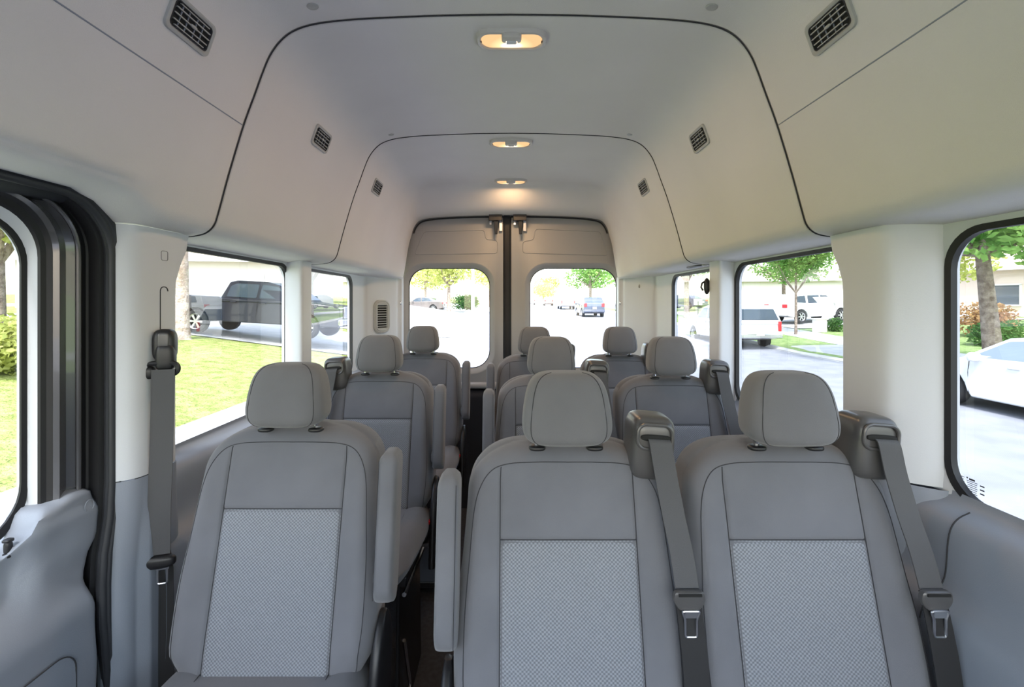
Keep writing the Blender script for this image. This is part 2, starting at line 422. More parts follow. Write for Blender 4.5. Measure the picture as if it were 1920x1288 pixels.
# front cab side panels near the camera sides are open doors' lower skins
# sliding door side (left front)
def dcont(Yv, Zt, r, zb=-1.35, y0=-.35, n=10):
    P = [(y0, Zt), (y0+.3, Zt), (Yv-r-.12, Zt), (Yv-r, Zt)]
    for k in range(1, n+1):
        t = PI/2*(1-k/n); P.append((Yv-r+r*math.cos(t), Zt-r+r*math.sin(t)))
    for z in (-.1, -.2, -.3, -.38, -.45, -.52, -.58, -.66, -.8, -1.0, zb):
        P.append((Yv, z))
    return P
def wob(y, z, k=1.):
    # the seal swings inboard and forward below the waist line
    return y - k*(.022*sst((-.40-z)/.16) - .020*sst((-.62-z)/.3))
bands = [  # X, Yv, Zt, r, material index of the band that starts here
 (.945, .868, .160, .085, 0), (.930, .872, .163, .085, 0), (.914, .876, .178, .09, 1), (.909, .877, .182, .09, 1), (.905, .884, .192, .095, 1), (.897, .889, .197, .10, 2),
 (.888, .893, .200, .10, 2), (.893, .902, .201, .10, 2), (.903, .921, .203, .10, 2), (.893, .932, .205, .105, 2), (.886, .936, .207, .105, 1), (.888, .948, .208, .105, 1), (.885, .951, .210, .11, 1),
 (.862, .950, .209, .11, 1), (.858, .957, .210, .112, 3), (.848, .950, .208, .112, 3), (.842, .949, .209, .112, 3), (.838, .955, .213, .115, 3), (.832, .962, .220, .118, 3), (.834, .972, .230, .12, 3)]
mb = MB()
L = []
for X, Yv, Zt, r, mi in bands:
    L.append([(-X, wob(y, z, sst((.93-X)/.06)), ZC+z) for y, z in dcont(Yv, Zt, r)])
for i in range(len(L)-1):
    mb.loft([L[i], L[i+1]], closed=False, mi=bands[i][4])
d = struct(mb.build('door_1', [M['trim'], M['rubber'], M['paint'], M['seal']], angle=45))
# rolled bulb seal along the opening
mb = MB(); cont = dcont(.958, .212, .115)
mb.tube([(-.842, wob(y, z), ZC+z) for y, z in cont], .008, 10)
mb.build('door_seal', M['seal'], d)
mb = MB(); cont = dcont(.930, .206, .104)
mb.tube([(-.886, wob(y, z, .7), ZC+z) for y, z in cont], .0045, 8)
mb.build('door_flange', M['paint'], d)
# sliding door glass
def dglass(k): return rrect(-.30+k, .872-k, -.437+k, .165-k, .085)
mb = MB(); c = dglass(0); mb.add([(-.936, a, ZC+b) for a, b in c], [tuple(range(len(c)))])
g = struct(mb.build('window_6', M['glass'], smooth=False))
mb = MB(); f = lambda k, x: [(-x, a, ZC+b) for a, b in dglass(k)]
mb.loft([f(-.004, .931), f(-.001, .929), f(.008, .932), f(.008, .936)]); mb.build('window_frame', M['rubber'], g)
# grey lower panel of the sliding door
mb = MB()
def dxe(z): # rear edge of the panel (Y) along z
    K = [(-.37,.930),(-.395,.950),(-.42,.954),(-.467,.950),(-.519,.934),(-.563,.922),(-.60,.925),(-.70,.918),(-.85,.912),(-1.36,.905)]
    for (a, ya), (b, yb) in zip(K, K[1:]):
        if z >= b: return ya + (yb-ya)*sst((a-z)/(a-b)) if z <= a else ya
    return K[-1][1]
def dtop(y): return -.447 + .058*sst((y-.795)/.05) + .010*sst((y-.86)/.05)
def dxo(z, y):
    x = .900 - .030*sst((y-.795)/.05)*(1-sst((-.48-z)/.10)) - .012*sst((-.40-z)/.03) - .05*sst((-.50-z)/.12) - .010*sst((-.62-z)/.1)
    x += .020*sst((y-.80)/.1)*sst((-.47-z)/.08)*0
    # scooped hand recess curving down towards the front
    zz = -.47 - .10*sst((.86-y)/.35)
    x += .016*math.exp(-((z-zz)/.045)**2)*sst((.93-y)/.1)
    return x
loops = []
nY, nZ = 60, 70
for i in range(nZ+1):
    row = []
    for j in range(nY+1):
        u = j/nY
        ye = .93; t = i/nZ
        y = -.35 + (1-(1-u)**1.6)*(dxe(-.37-(t)*.98)+.35)
        zt_ = dtop(y); z = zt_ + (-1.352-zt_)*t**1.25
        y = -.35 + (1-(1-u)**1.6)*(dxe(z)+.35)
        x = dxo(z, y)
        e = max(0, (y-dxe(z)+.012)/.012); x += .012*e*e
        e2 = max(0, 1-(zt_-z)/.012); x += .02*e2*e2
        row.append((-x, y, ZC+z))
    row.append((-.93, row[-1][1]+.001, row[-1][2]))
    loops.append(row)
loops.insert(0, [(-.945, y, z) for x, y, z in loops[0]])
mb.loft(loops, closed=False)
d2 = struct(mb.build('door_2', M['trimd'], angle=60))
mb = MB(); mb.tube([(-.8605, .927+.010*math.cos(a), ZC-.414+.012*math.sin(a)) for a in [2*PI*k/20 for k in range(20)]], .0009, 6, closed=True)
mb.build('screw_cover', M['trimd'], d2)
mb = MB(); mb.sell((-.903, .815, ZC-.452), (.010,.010,.004), (4,4)); mb.sell((-.903, .815, ZC-.440), (.0055,.0055,.013), (3,3)); mb.sell((-.903,.815,ZC-.427),(.007,.007,.003),(3,4))
tag(mb.build('lock_knob', M['black']), 'small black door lock button on the grey panel of the sliding door', 'lock button')
mb = MB(); mb.tube([(-.8285, a, ZC+b) for a, b in rrect(.50, .865, -.95, -.655, .04)], .0012, 6, closed=True)
mb.build('door_pocket_outline', M['seam'], d2)

# rear doors
def rdoor(x0, x1, gx0, gx1, wn, dn):
    mb = MB(); f = lambda L, y: [(a, y, ZC+b) for a, b in L]
    g0, g1 = -.438, .234
    out = rrect(x0, x1, -1.35, .80, .001); o1 = rrect(gx0-.045, gx1+.045, g0-.05, g1+.045, .155); o2 = rrect(gx0-.036, gx1+.036, g0-.038, g1+.036, .15)
    o3 = rrect(gx0-.030, gx1+.030, g0-.030, g1+.030, .145); o4 = rrect(gx0-.010, gx1+.010, g0-.010, g1+.010, .125); op = rrect(gx0, gx1, g0, g1, .118)
    mb.loft([f(out, 3.03), f(o1, 3.03), f(o2, 3.022), f(o3, 3.022), f(o4, 3.042), f(op, 3.048), f(op, 3.075)])
    d = struct(mb.build('door_%d' % dn, M['doorg'], angle=50))
    mb = MB(); inn = rrect(gx0+.002, gx1-.002, g0+.002, g1-.002, .116); mb.add(f(inn, 3.058), [tuple(range(len(inn)))])
    w = struct(mb.build('window_%d' % wn, M['glassc'], smooth=False))
    mb = MB(); i2 = rrect(gx0+.005, gx1-.005, g0+.005, g1-.005, .114)
    mb.loft([f(op, 3.052), f(op, 3.048), f(i2, 3.050), f(i2, 3.057)]); mb.build('window_frame', M['rubber'], w)
    return d
dl = rdoor(-.78, -.043, -.683, -.137, 7, 3); dr = rdoor(0.0, .80, .129, .715, 8, 4)
mb = MB(); mb.box((-.0215, 3.05, ZC-.30), (.052, .02, 2.1)); struct(mb.build('trim_center_gap', M['rubber'], smooth=False))
mb = MB(); mb.tube([(-.043, 3.03, ZC-1.3), (-.043, 3.03, ZC+.57)], .006); mb.tube([(0, 3.03, ZC-1.3), (0, 3.03, ZC+.57)], .006); struct(mb.build('trim_weatherstrip', M['rubber']))
# weatherstrip under the arch of the headliner
P = catmull(REAR, 5)[:38]; full = [(-x+.004, z-.006) for x, z in reversed(P)] + [(x-.004, z-.006) for x, z in P[1:]]
mb = MB(); mb.tube([(x, 3.018, ZC+z) for x, z in full], .0045, 8, closed=False); struct(mb.build('trim_arch_weatherstrip', M['rubber']))
def emboss(pts, par, name='embossed_outline'):
    mb = MB(); mb.tube([(x, 3.0295, ZC+z) for x, z in pts], .0028, 8, closed=True); mb.build(name, M['doorg'], par)
def rpoly(pts, r=.022, n=5):
    out = []
    m = len(pts)
    for i in range(m):
        p = Vector(pts[i]); a = Vector(pts[i-1]); b = Vector(pts[(i+1) % m])
        da = (a-p); db = (b-p); ra = min(r, da.length/2); rb_ = min(r, db.length/2)
        A = p+da.normalized()*ra; B = p+db.normalized()*rb_
        for k in range(n+1):
            t = k/n; out.append(tuple((A*(1-t)**2 + p*2*t*(1-t) + B*t*t)))
    return out
emboss(rpoly([(-.640,.325),(-.086,.332),(-.086,.420),(-.165,.425),(-.172,.487),(-.575,.478)]), dl)
emboss(rpoly([(.650,.318),(.082,.335),(.082,.412),(.155,.422),(.165,.495),(.60,.478)]), dr)
# dark lower part of the rear doors and the rounded sill above it
mb = MB(); S = [(-.56,3.03),(-.575,3.015),(-.585,2.99),(-.60,2.975),(-.62,2.97),(-.66,2.975),(-.70,2.98),(-1.35,2.98)]
mb.loft([[(x, y, ZC+z) for z, y in S] for x in (-.72, -.2, 0, .3, .72)], closed=False, mi=0)
struct(mb.build('trim_rear_lower', M['dark'], angle=50))
mb = MB(); mb.sell((-.16, 3.0, ZC-.545), (.30,.028,.022), (5,2.5)); struct(mb.build('trim_rear_sill', M['doorg']))
mb = MB(); mb.sell((.36, 3.0, ZC-.545), (.30,.028,.022), (5,2.5)); struct(mb.build('trim_rear_sill', M['doorg']))
mb = MB(); mb.tube([(-.10-.07*math.cos(a)*.9, 2.975, ZC-.83+.05*math.sin(a)) for a in [PI*k/12-.2 for k in range(15)]], .006); struct(mb.build('trim_rear_pull', M['rubber']))

# ---------------------------------------------------------------- rear door latches
def latch(x, label, s):
    r = empty('door_latch', (x, 3.0, ZC+.566)); tag(r, label, 'latch', 'latches at the top of the rear doors')
    mb = MB(); mb.box((0,-.005,-.004),(.088,.06,.046)); mb.box((0,-.025,.018),(.10,.03,.006)); mb.build('latch_housing', M['black'], r, bevel=.003)
    mb = MB(); mb.loft([[(a*w/2+.004, b*t/2-.012, z) for a, b in ((-1,-1),(1,-1),(1,1),(-1,1))] for z, w, t in ((-.026,.030,.02),(-.05,.026,.018),(-.085,.022,.014),(-.112,.017,.010))], cap0=True, cap1=True); mb.build('latch_lever', M['black'], r, bevel=.002)
    mb = MB(); mb.box((.034,.016,-.055),(.022,.006,.07)); mb.build('striker_plate', M['chrome'], r, bevel=.002)
    mb = MB(); mb.box((-.034,.012,-.035),(.016,.006,.026)); mb.build('latch_bolt', M['chrome'], r, bevel=.002)
latch(-.098, 'black latch with hanging lever at the top of the left rear door', 1)
latch(.062, 'black latch with hanging lever at the top of the right rear door', -1)

# ---------------------------------------------------------------- headliner vents
def make_vent():
    # local: x = long axis (along the van), z = up the lining, y = into the lining; face at y = 0 looking to -y
    r = empty('air_vent', (0,0,0))
    a, b = .060, .034
    f = lambda k, y: [(x, y, z) for x, z in rrect(-a+k, a-k, -b+k, b-k, .013-k*.5)]
    mb = MB(); mb.loft([f(-.001, .004), f(0, -.0035), f(.004, -.005), f(.0075, -.0035), f(.009, -.002)]); mb.build('vent_frame', M['vent'], r)
    mb = MB(); mb.loft([f(.0085, -.0035), f(.0105, -.0035), f(.011, .001)]); mb.build('vent_gap', M['seam'], r)
    mb = MB(); c = f(.011, .0005); mb.add(c, [tuple(range(len(c)))]); mb.build('vent_back', M['void'], r, smooth=False)
    for z in (-.0115, 0, .0115):
        mb = MB(); w = a-.012 if abs(z) < .01 else a-.014; mb.box((0,-.003,z),(2*w,.004,.0022)); mb.build('slat', M['vent'], r, smooth=False)
    for z in (-.0205, .0205):
        mb = MB(); mb.box((0,-.003,z),(2*(a-.020),.004,.0018)); mb.build('slat', M['vent'], r, smooth=False)
    for x in (-.030, -.012, .010, .028):
        mb = MB(); mb.box((x,.0,0),(.0016,.003,2*(b-.012))); mb.build('vane', M['trimd'], r, smooth=False)
    mb = MB(); mb.sell((.001,-.005,0),(.0085,.003,.0032),(3,3)); mb.build('tab', M['vent'], r)
    return r
vp = make_vent(); first = True
vl = {(-1,0):'slatted air vent on the left roof lining, largest in view', (1,0):'slatted air vent on the right roof lining, largest in view',
      (-1,1):'slatted air vent on the left lining between the two roof seams', (1,1):'slatted air vent on the right lining between the two roof seams',
      (-1,2):'smallest slatted air vent on the left lining behind the second roof seam', (1,2):'smallest slatted air vent on the right lining behind the second roof seam'}
for s in (-1, 1):
    for k, Y in enumerate((.905, 1.53, 2.17)):
        p, n, t = prof_at(s, .6385, Y)
        o = vp if first else copy_tree(vp); first = False
        zax = t if t.z > 0 else -t
        yax = -n; xax = yax.cross(zax)
        m = Matrix((xax, yax, zax)).transposed().to_4x4(); m.translation = p + n*.001
        o.matrix_world = m
        tag(o, vl[(s, k)], 'vent', 'air vents in the roof lining')
# ---------------------------------------------------------------- dome lamps
def make_lamp():
    r = empty('dome_lamp', (0,0,0))
    a, b = .096, .046
    f = lambda k, z, kk=0: [(x, y*(1-.10*(x/a)**2), z) for x, y in rrect(-a+k, a-k, -b+k, b-k, .034-k*.5)]
    mb = MB(); mb.loft([f(-.001,.004), f(0,-.006), f(.003,-.010), f(.009,-.011), f(.0125,-.008), f(.013,-.004)]); mb.build('lamp_frame', M['lampf'], r)
    mb = MB(); L_ = [f(.0125, -.006)]
    for k, z in ((.018,-.011),(.026,-.015),(.036,-.017)): L_.append(f(k, z))
    mb.loft(L_, cap1=True); ln = mb.build('lens', M['lens'], r)
    mb = MB(); mb.sell((0,-.026,-.012),(.027,.017,.011),(5,4)); sw = mb.build('lamp_switch', M['lampf'], r)
    mb = MB(); mb.sell((0,-.018,-.022),(.016,.008,.003),(5,4)); mb.build('switch_button', M['trim'], sw)
    for x in (-.083,.083):
        mb = MB(); mb.box((x,.0,-.0105),(.0025,.008,.002)); mb.build('clip_slot', M['red'] if 0 else M['seam'], r)
    return r
lp = make_lamp()
for k, Y in enumerate((1.247, 2.055, 2.70)):
    o = lp if k == 0 else copy_tree(lp)
    o.location = (.003, Y, ZC+.7285)
    tag(o, ('lit warm dome lamp on the roof lining, largest of the row', 'lit warm dome lamp just behind the second roof seam', 'smallest lit dome lamp, last before the rear doors')[k], 'lamp', 'dome lamps down the middle of the roof')
    l = bpy.data.lights.new('dome_light', 'AREA'); l.energy = .7; l.color = (1,.62,.32); l.shape = 'RECTANGLE'; l.size = .14; l.size_y = .05
    lo = bpy.data.objects.new('dome_light', l); C.objects.link(lo); lo.location = (.003, Y, ZC+.705)
# trim buttons of the headliner
first = None
for x, Y, z, k, lb in ((-.473, 1.085, .711, 1, 'round plastic button near the left end of the first roof seam'), (.482, 1.085, .709, 1, 'round plastic button near the right end of the first roof seam'),
                   (-.50, 1.90, .706, .8, 'tiny plastic button near the left end of the second roof seam'), (.50, 1.90, .706, .8, 'tiny plastic button near the right end of the second roof seam')):
    if first is None:
        mb = MB(); mb.sell((0,0,0),(.014,.012,.003),(2,3)); first = o = mb.build('trim_button', M['vent'])
    else:
        o = first.copy(); C.objects.link(o)
    o.location = (x, Y, ZC+z-.001); o.rotation_euler = (0, -.12*(1 if x < 0 else -1), 0); o.scale = (k, k, 1)
    tag(o, lb, 'button', 'plastic buttons in the roof lining')
# flush handle under the right lining, coat hook on pillar, rear corner vent
r = empty('grab_recess', (.835, 2.05, ZC+.165)); tag(r, 'dark oval recessed handle under the right roof lining by the third window', 'handle')
mb = MB(); mb.sell((0,0,0),(.018,.085,.006),(2.2,3)); mb.build('recess_cup', M['black'], r)
mb = MB(); mb.sell((0,-.10,.0),(.010,.014,.006),(2.5,3)); mb.build('end_cap', M['vent'], r)
r = empty('coat_hook', (.812, 1.875, ZC+.070)); tag(r, 'small black hook on the pillar between the second and third right windows', 'hook')
mb = MB(); mb.sell((.004,.008,0),(.012,.010,.034),(3,2.2)); mb.build('hook_base', M['black'], r)
mb = MB(); mb.tube([(-.004,.008,.02),(-.016,.008,.012),(-.02,.008,-.005),(-.012,.008,-.018)], .004); mb.build('hook_arm', M['black'], r)
# rear corner vent on left pillar
dirv = Vector((.745-.865, 2.945-2.757, 0)); 
r = empty('corner_vent', (-.8075, 2.8435, ZC-.085))
r.rotation_euler = (0, 0, math.atan2(.945*1.0-.757, .12)); tag(r, 'tall grey louvred air vent on the left rear corner pillar', 'vent')
f = lambda a, b, r_, y: [(x, y, z) for x, z in rrect(-a, a, -b, b, r_)]
mb = MB(); mb.loft([f(.066,.105,.045,.004), f(.064,.103,.044,-.006), f(.056,.096,.04,-.009), f(.052,.092,.036,-.006), f(.047,.088,.032,-.010), f(.040,.072,.006,-.009), f(.038,.070,.004,.0)]); mb.build('vent_frame', M['vent'], r)
mb = MB(); mb.box((0,.001,0),(.08,.002,.142)); mb.build('vent_back', M['void'], r, smooth=False)
for k in range(9):
    mb = MB(); mb.box((0,-.005,-.060+k*.015),(.076,.004,.0045)); mb.build('slat', M['vent'], r, smooth=False)
for x, y, z, lb in ((-.722,2.9795,.0,'small screw head on the left rear door frame'), (.722,2.9795,.0,'small screw head on the right rear door frame'), (.81,2.845,.105,'pale round clip on the right rear corner pillar')):
    mb = MB(); mb.sell((0,0,0),(.008,.005,.012),(2,2)); o = mb.build('screw_head', M['chrome'] if abs(x) < .8 else M['vent'], loc=(x, y, ZC+z)); tag(o, lb, 'screw')

# maker's mark on the first right window: illegible tiny rows of print
mb = MB()
def wm(py, pz, w, h): mb.box((XS+.0172, .886+(py-.829)*.78, ZC-.346+(pz+.342)*.72), (.0006, w*.78, h*.72))
wm(.829, -.342, .014, .0045); wm(.841,-.340,.003,.004)
for k in range(7): wm(.829, -.3475-.0052*k, .026-.002*(k % 3), .0014)
for k in range(5): wm(.8545, -.342-.0062*k, .013-.003*(k % 2), .0014)
for k in range(3): wm(.8045, -.3495-.0105*k, .010, .0032)
tag(mb.build('glass_marking', M['seam'], smooth=False), 'small dark printed maker mark in the corner of the large right window', 'marking')

# ---------------------------------------------------------------- belt on left pillar
def ribbon(path, wdir, w, t=.0022, dish=0):
    P = [Vector(p) for p in path]; loops = []
    for i, p in enumerate(P):
        tt = (P[min(i+1, len(P)-1)]-P[max(i-1,0)]).normalized()
        wd = Vector(wdir[i] if isinstance(wdir, list) else wdir).normalized(); n = tt.cross(wd).normalized()
        ww = w[i] if isinstance(w, list) else w
        loops.append([p - wd*ww/2 - n*t/2, p - wd*ww*.15 - n*(t/2-dish), p + wd*ww*.15 - n*(t/2-dish), p + wd*ww/2 - n*t/2, p + wd*ww/2 + n*t/2, p - wd*ww/2 + n*t/2])
    return loops
r = empty('seat_belt', (-.783, 1.028, 0), -1.25); tag(r, 'black seat belt hanging on the left pillar beside the sliding door', 'seat belt')
Zb = ZC
mb = MB(); mb.sell((.0,-.0,Zb-.095),(.018,.022,.036),(4,3.5)); mb.sell((.006,.004,Zb-.122),(.016,.018,.03),(4,4)); mb.build('anchor_cover', M['black'], r, bevel=0)
mb = MB(); mb.sell((.0155,.002,Zb-.083),(.004,.011,.016),(5,5)); mb.build('height_button', M['boxp'], r)
mb = MB(); mb.tube([(.016, y, Zb-.146+z) for y, z in rrect(-.030,.030,-.013,.011,.011)], .0055, 8, closed=True); mb.sell((.014,-.026,Zb-.155),(.010,.012,.014),(3,3)); mb.build('belt_guide', M['black'], r)
mb = MB(); mb.loft(ribbon([(.022,.004,Zb-.148),(.024,.003,Zb-.25),(.022,.0,Zb-.35),(.02,-.004,Zb-.45),(.018,-.006,Zb-.56)], (0,1,0), .044, dish=.0008), cap0=True, cap1=True); mb.build('strap', M['belt'], r)
mb = MB(); mb.loft(ribbon([(.010,-.012,Zb-.155),(.006,-.024,Zb-.25),(.004,-.036,Zb-.37),(.002,-.026,Zb-.45),(.006,-.004,Zb-.60),(.008,-.002,Zb-.8),(.006,.0,Zb-1.2)], (0,1,0), .044), cap0=True, cap1=True); mb.build('strap_lower_shaded', M['beltd'], r)  # second strap, the recess's shade put into its black colour
mb = MB(); mb.sell((.020,-.006,Zb-.575),(.012,.034,.014),(2.5,3), rot=Matrix.Rotation(.0,3,'X')); t_ = mb.build('tongue_grip', M['black'], r)
mb = MB(); mb.tube([(.024, y, Zb-.602+z) for y, z in rrect(-.006,.012,-.020,.018,.004)], .0022, 8, closed=True); mb.box((.023,.003,Zb-.588),(.003,.024,.008)); mb.build('latch_plate', M['steel'], t_)
# pillar details: height adjuster slot + airbag mark
mb = MB(); mb.tube([(-.7995, a, ZC+b) for a, b in rrect(1.035,1.058,-.10,.037,.010)][:28], .0012, 6); struct(mb.build('trim_belt_slot', M['seam']))
mb = MB(); mb.tube([(-.7995, a, ZC+b) for a, b in rrect(1.038,1.058,.098,.120,.005)], .0005, 6, closed=True); struct(mb.build('trim_airbag_mark', M['seam']))

# ---------------------------------------------------------------- seats
TILT = .25
def YO(h): return .0525 + (h-.309)*TILT
BH = .470           # backrest height above cushion line
SW, SD = .214, .062
def bw(h):          # half width at height h (0 bottom .. BH top)
    w = .208 + .0055*math.sin(min(1, h/.25)*PI) - .016*sst((h-.14)/.28)
    w -= .028*(1-sst((h+.02)/.07))
    R = .085
    if h > BH-R:
        q = (h-(BH-R))/R; w -= .120*(1-math.sqrt(max(0, 1-q*q)))
    return w
def bd(h):
    d = SD; R = .04
    if h > BH-R:
        q = (h-(BH-R))/R; d -= .045*(1-math.sqrt(max(0, 1-q*q)))
    return d
NE = 5.0
def bfront(x, h):   # local y of the front surface (negative = toward the front)
    w, d = bw(h), bd(h)
    q = min(.9995, abs(x)/w)
    y = -d*(1-q**NE)**(1/NE)
    bol = .020*math.exp(-((abs(x)-.186)/.038)**2)*sst(h/.06)*(1-.7*sst((h-.33)/.12))
    dip = .0035*math.exp(-((abs(x)-.128)/.0032)**2)*(1-sst((h-.40)/.04))
    y -= bol*(1-q**16); y += dip
    y += .003*math.exp(-((h-.309)/.0032)**2)*(1 if abs(x) < .128 else 0)
    return y
def bxyz(x, h, lift=0.):  # to seat space
    y = bfront(x, h) - lift
    return (x, y + YO(h), .597 + h)
def backrest_mesh():
    mb = MB(); loops = []
    hs = sorted([-.02] + [BH*(1-(1-i/44)**1.35) for i in range(45)] + [.309+d for d in (-.008,-.004,-.002,0,.002,.004,.008)])
    INN = [0,.03,.06,.09,.110,.118,.122,.1245,.1265,.128,.1295,.1315,.134,.138]
    for h in hs:
        hh = max(h, 0); w, d = bw(hh), bd(hh); l = []
        k = 1 if h >= 0 else .96
        sc_ = min(1, (w-.03)/.14)
        fr = [x*sc_ for x in INN]
        x0 = fr[-1]/w; th0 = math.asin(min(1, x0**(NE/2)))
        for q in range(1, 15):
            fr.append(w*math.sin(th0 + (PI/2-th0)*q/14)**(2/NE))
        for x in [-a for a in reversed(fr)] + fr[1:]:
            y = bfront(x, hh) if abs(x) < .9985*w else -d*.25
            l.append((x*k, y*k + YO(h), .597+h))
        for q in range(1, 24):
            th = PI*q/24
            x = w*math.copysign(abs(math.cos(th))**(2/NE), math.cos(th)); y = d*math.sin(th)**(2/NE)
            l.append((x*k, y*k + YO(h), .597+h))
        N = len(l)
        loops.append(l)
    # crown
    top = loops[-1]; cx = sum(p[0] for p in top)/N; cy = sum(p[1] for p in top)/N
    for k, dz in ((.85,.0035),(.6,.006),(.3,.007)):
        loops.append([(cx+(p[0]-cx)*k, cy+(p[1]-cy)*k, p[2]+dz) for p in top])
    mb.loft(loops, cap0=True, cap1=True)
    return mb
def seam_tube(mb, pts, r=.0010, lift=.0003):
    mb.tube([bxyz(x, h, lift) for x, h in pts], r, 5)
def stitch_mesh():
    mb = MB()
    for s in (-1, 1):
        seam_tube(mb, [(s*(.128), .005+i*.405/40) for i in range(41)] + [(s*.1275,.420),(s*.127,.430),(s*.1265,.4345)])
        # outer outline piping down the bolsters
        pts = [(s*x, h) for x, h in catmull([(.0,.443),(.06,.4428),(.11,.440),(.143,.429),(.165,.402),(.177,.36),(.184,.28),(.190,.2),(.191,.1),(.184,.03),(.178,.005)], 6)]
        seam_tube(mb, pts, .0009)
    seam_tube(mb, [(-.128+i*.256/30, .309) for i in range(31)], .0011)
    return mb
def insert_mesh():
    mb = MB(); nx, nz = 40, 40; loops = []
    for j in range(nz+1):
        h = .004 + (.3075-.004)*j/nz
        l = []
        for i in range(nx+1):
            x = -.1265 + .253*i/nx; e = max(abs(x)/.1265, 0)
            lift = .0022*(1-e**14)*(1 if 0 < j < nz else 0) + .0002
            l.append(bxyz(x, h, lift))
        loops.append(l)
    mb.loft(loops, closed=False); return mb
HZ0, HZH = 1.080, .136
HY = .028
def head_shape(v):
    t = max(0., min(1., (v.z/(HZH/2)+1)/2))            # 0 bottom .. 1 top
    w = 1 - .24*t**1.8 - .05*(1-t)**3
    y = v.y*(1-.25*t)
    if v.y < 0: y -= .006*math.sin(t*PI)
    return Vector((v.x*w, y + (v.z)*.10, v.z))
def headrest_mesh():
    mb = MB(); mb.sell((0, HY, HZ0+HZH/2), (.0900,.050,HZH/2), (3.4,4.8), nu=64, nv=40, fn=head_shape); return mb
def head_seam():
    mb = MB()
    for s in (-1, 1):
        pts = []
        for i in range(25):
            ph = -1.25 + 2.6*i/24
            pw = lambda x, e: math.copysign(abs(x)**(2/e), x)
            cz = pw(math.cos(ph), 4.8); sz = pw(math.sin(ph), 4.8)
            th = -PI/2 + s*.80
            v = Vector((pw(math.cos(th),3.4)*cz*.0900, pw(math.sin(th),3.4)*cz*.050, sz*HZH/2))
            v = head_shape(v); pts.append((v.x, v.y+HY-.0003, v.z+HZ0+HZH/2))
        mb.tube(pts, .0008, 5)
    return mb
def cushion_mesh():
    mb = MB()
    def fn(v):
        t = (v.y+.25)/.5
        z = v.z
        if v.z > 0: z += .014*math.exp(-((abs(v.x)-.175)/.04)**2) - .004*math.exp(-((abs(v.x)-.128)/.008)**2)
        f = 1-t
        z -= .030*f**3 if v.z > 0 else -.02*f**3
        return Vector((v.x*(1-.13*f**2), v.y, z))
    mb.sell((0,-.235,.555),(.211,.25,.060),(5.5,2.8), nu=72, nv=24, fn=fn); return mb
def cush_seam():
    mb = MB()
    for s in (-1, 1):
        mb.tube([(s*(.128-.0*t), -.06-.36*t, .6105-.006*t-.03*t**3-.001) for t in [i/12 for i in range(13)]], .001, 5)
    return mb
def arm_mesh():
    mb = MB(); loops = []
    for i in range(31):
        t = i/30; z = -.147+.294*t
        e = 0
        if t < .16: e = (1-t/.16)
        if t > .92: e = ((t-.92)/.08)
        k = math.sqrt(max(.02, 1-e*e))
        kw = 1-(.55 if t > .9 else .12)*(1-k)
        ky = (1-.75*(1-k)) if t < .16 else 1-.5*(1-k)
        yo = .014*(1-k) if t < .16 else 0
        l = []
        for j in range(28):
            a = 2*PI*j/28
            x = .0205*kw*math.copysign(abs(math.cos(a))**(2/4.5), math.cos(a)); y = .036*ky*math.copysign(abs(math.sin(a))**(2/4.5), math.sin(a))
            l.append((x, y+yo+z*TILT*.7, z))
        loops.append(l)
    mb.loft(loops, cap0=True, cap1=True); return mb
def arm_seam(s):
    mb = MB()
    mb.tube([(s*.0160, -.0372*1+z*TILT*.7+.001, z) for z in [-.125+.262*i/16 for i in range(17)]], .0007, 5)
    return mb
cache = {}
def cached(key, fn, name, mat, parent, **k):
    if key in cache:
        o = cache[key].copy(); C.objects.link(o); o.parent = parent; return o
    o = fn().build(name, mat, parent, **k); cache[key] = o; return o
ax = lambda s: .240*s
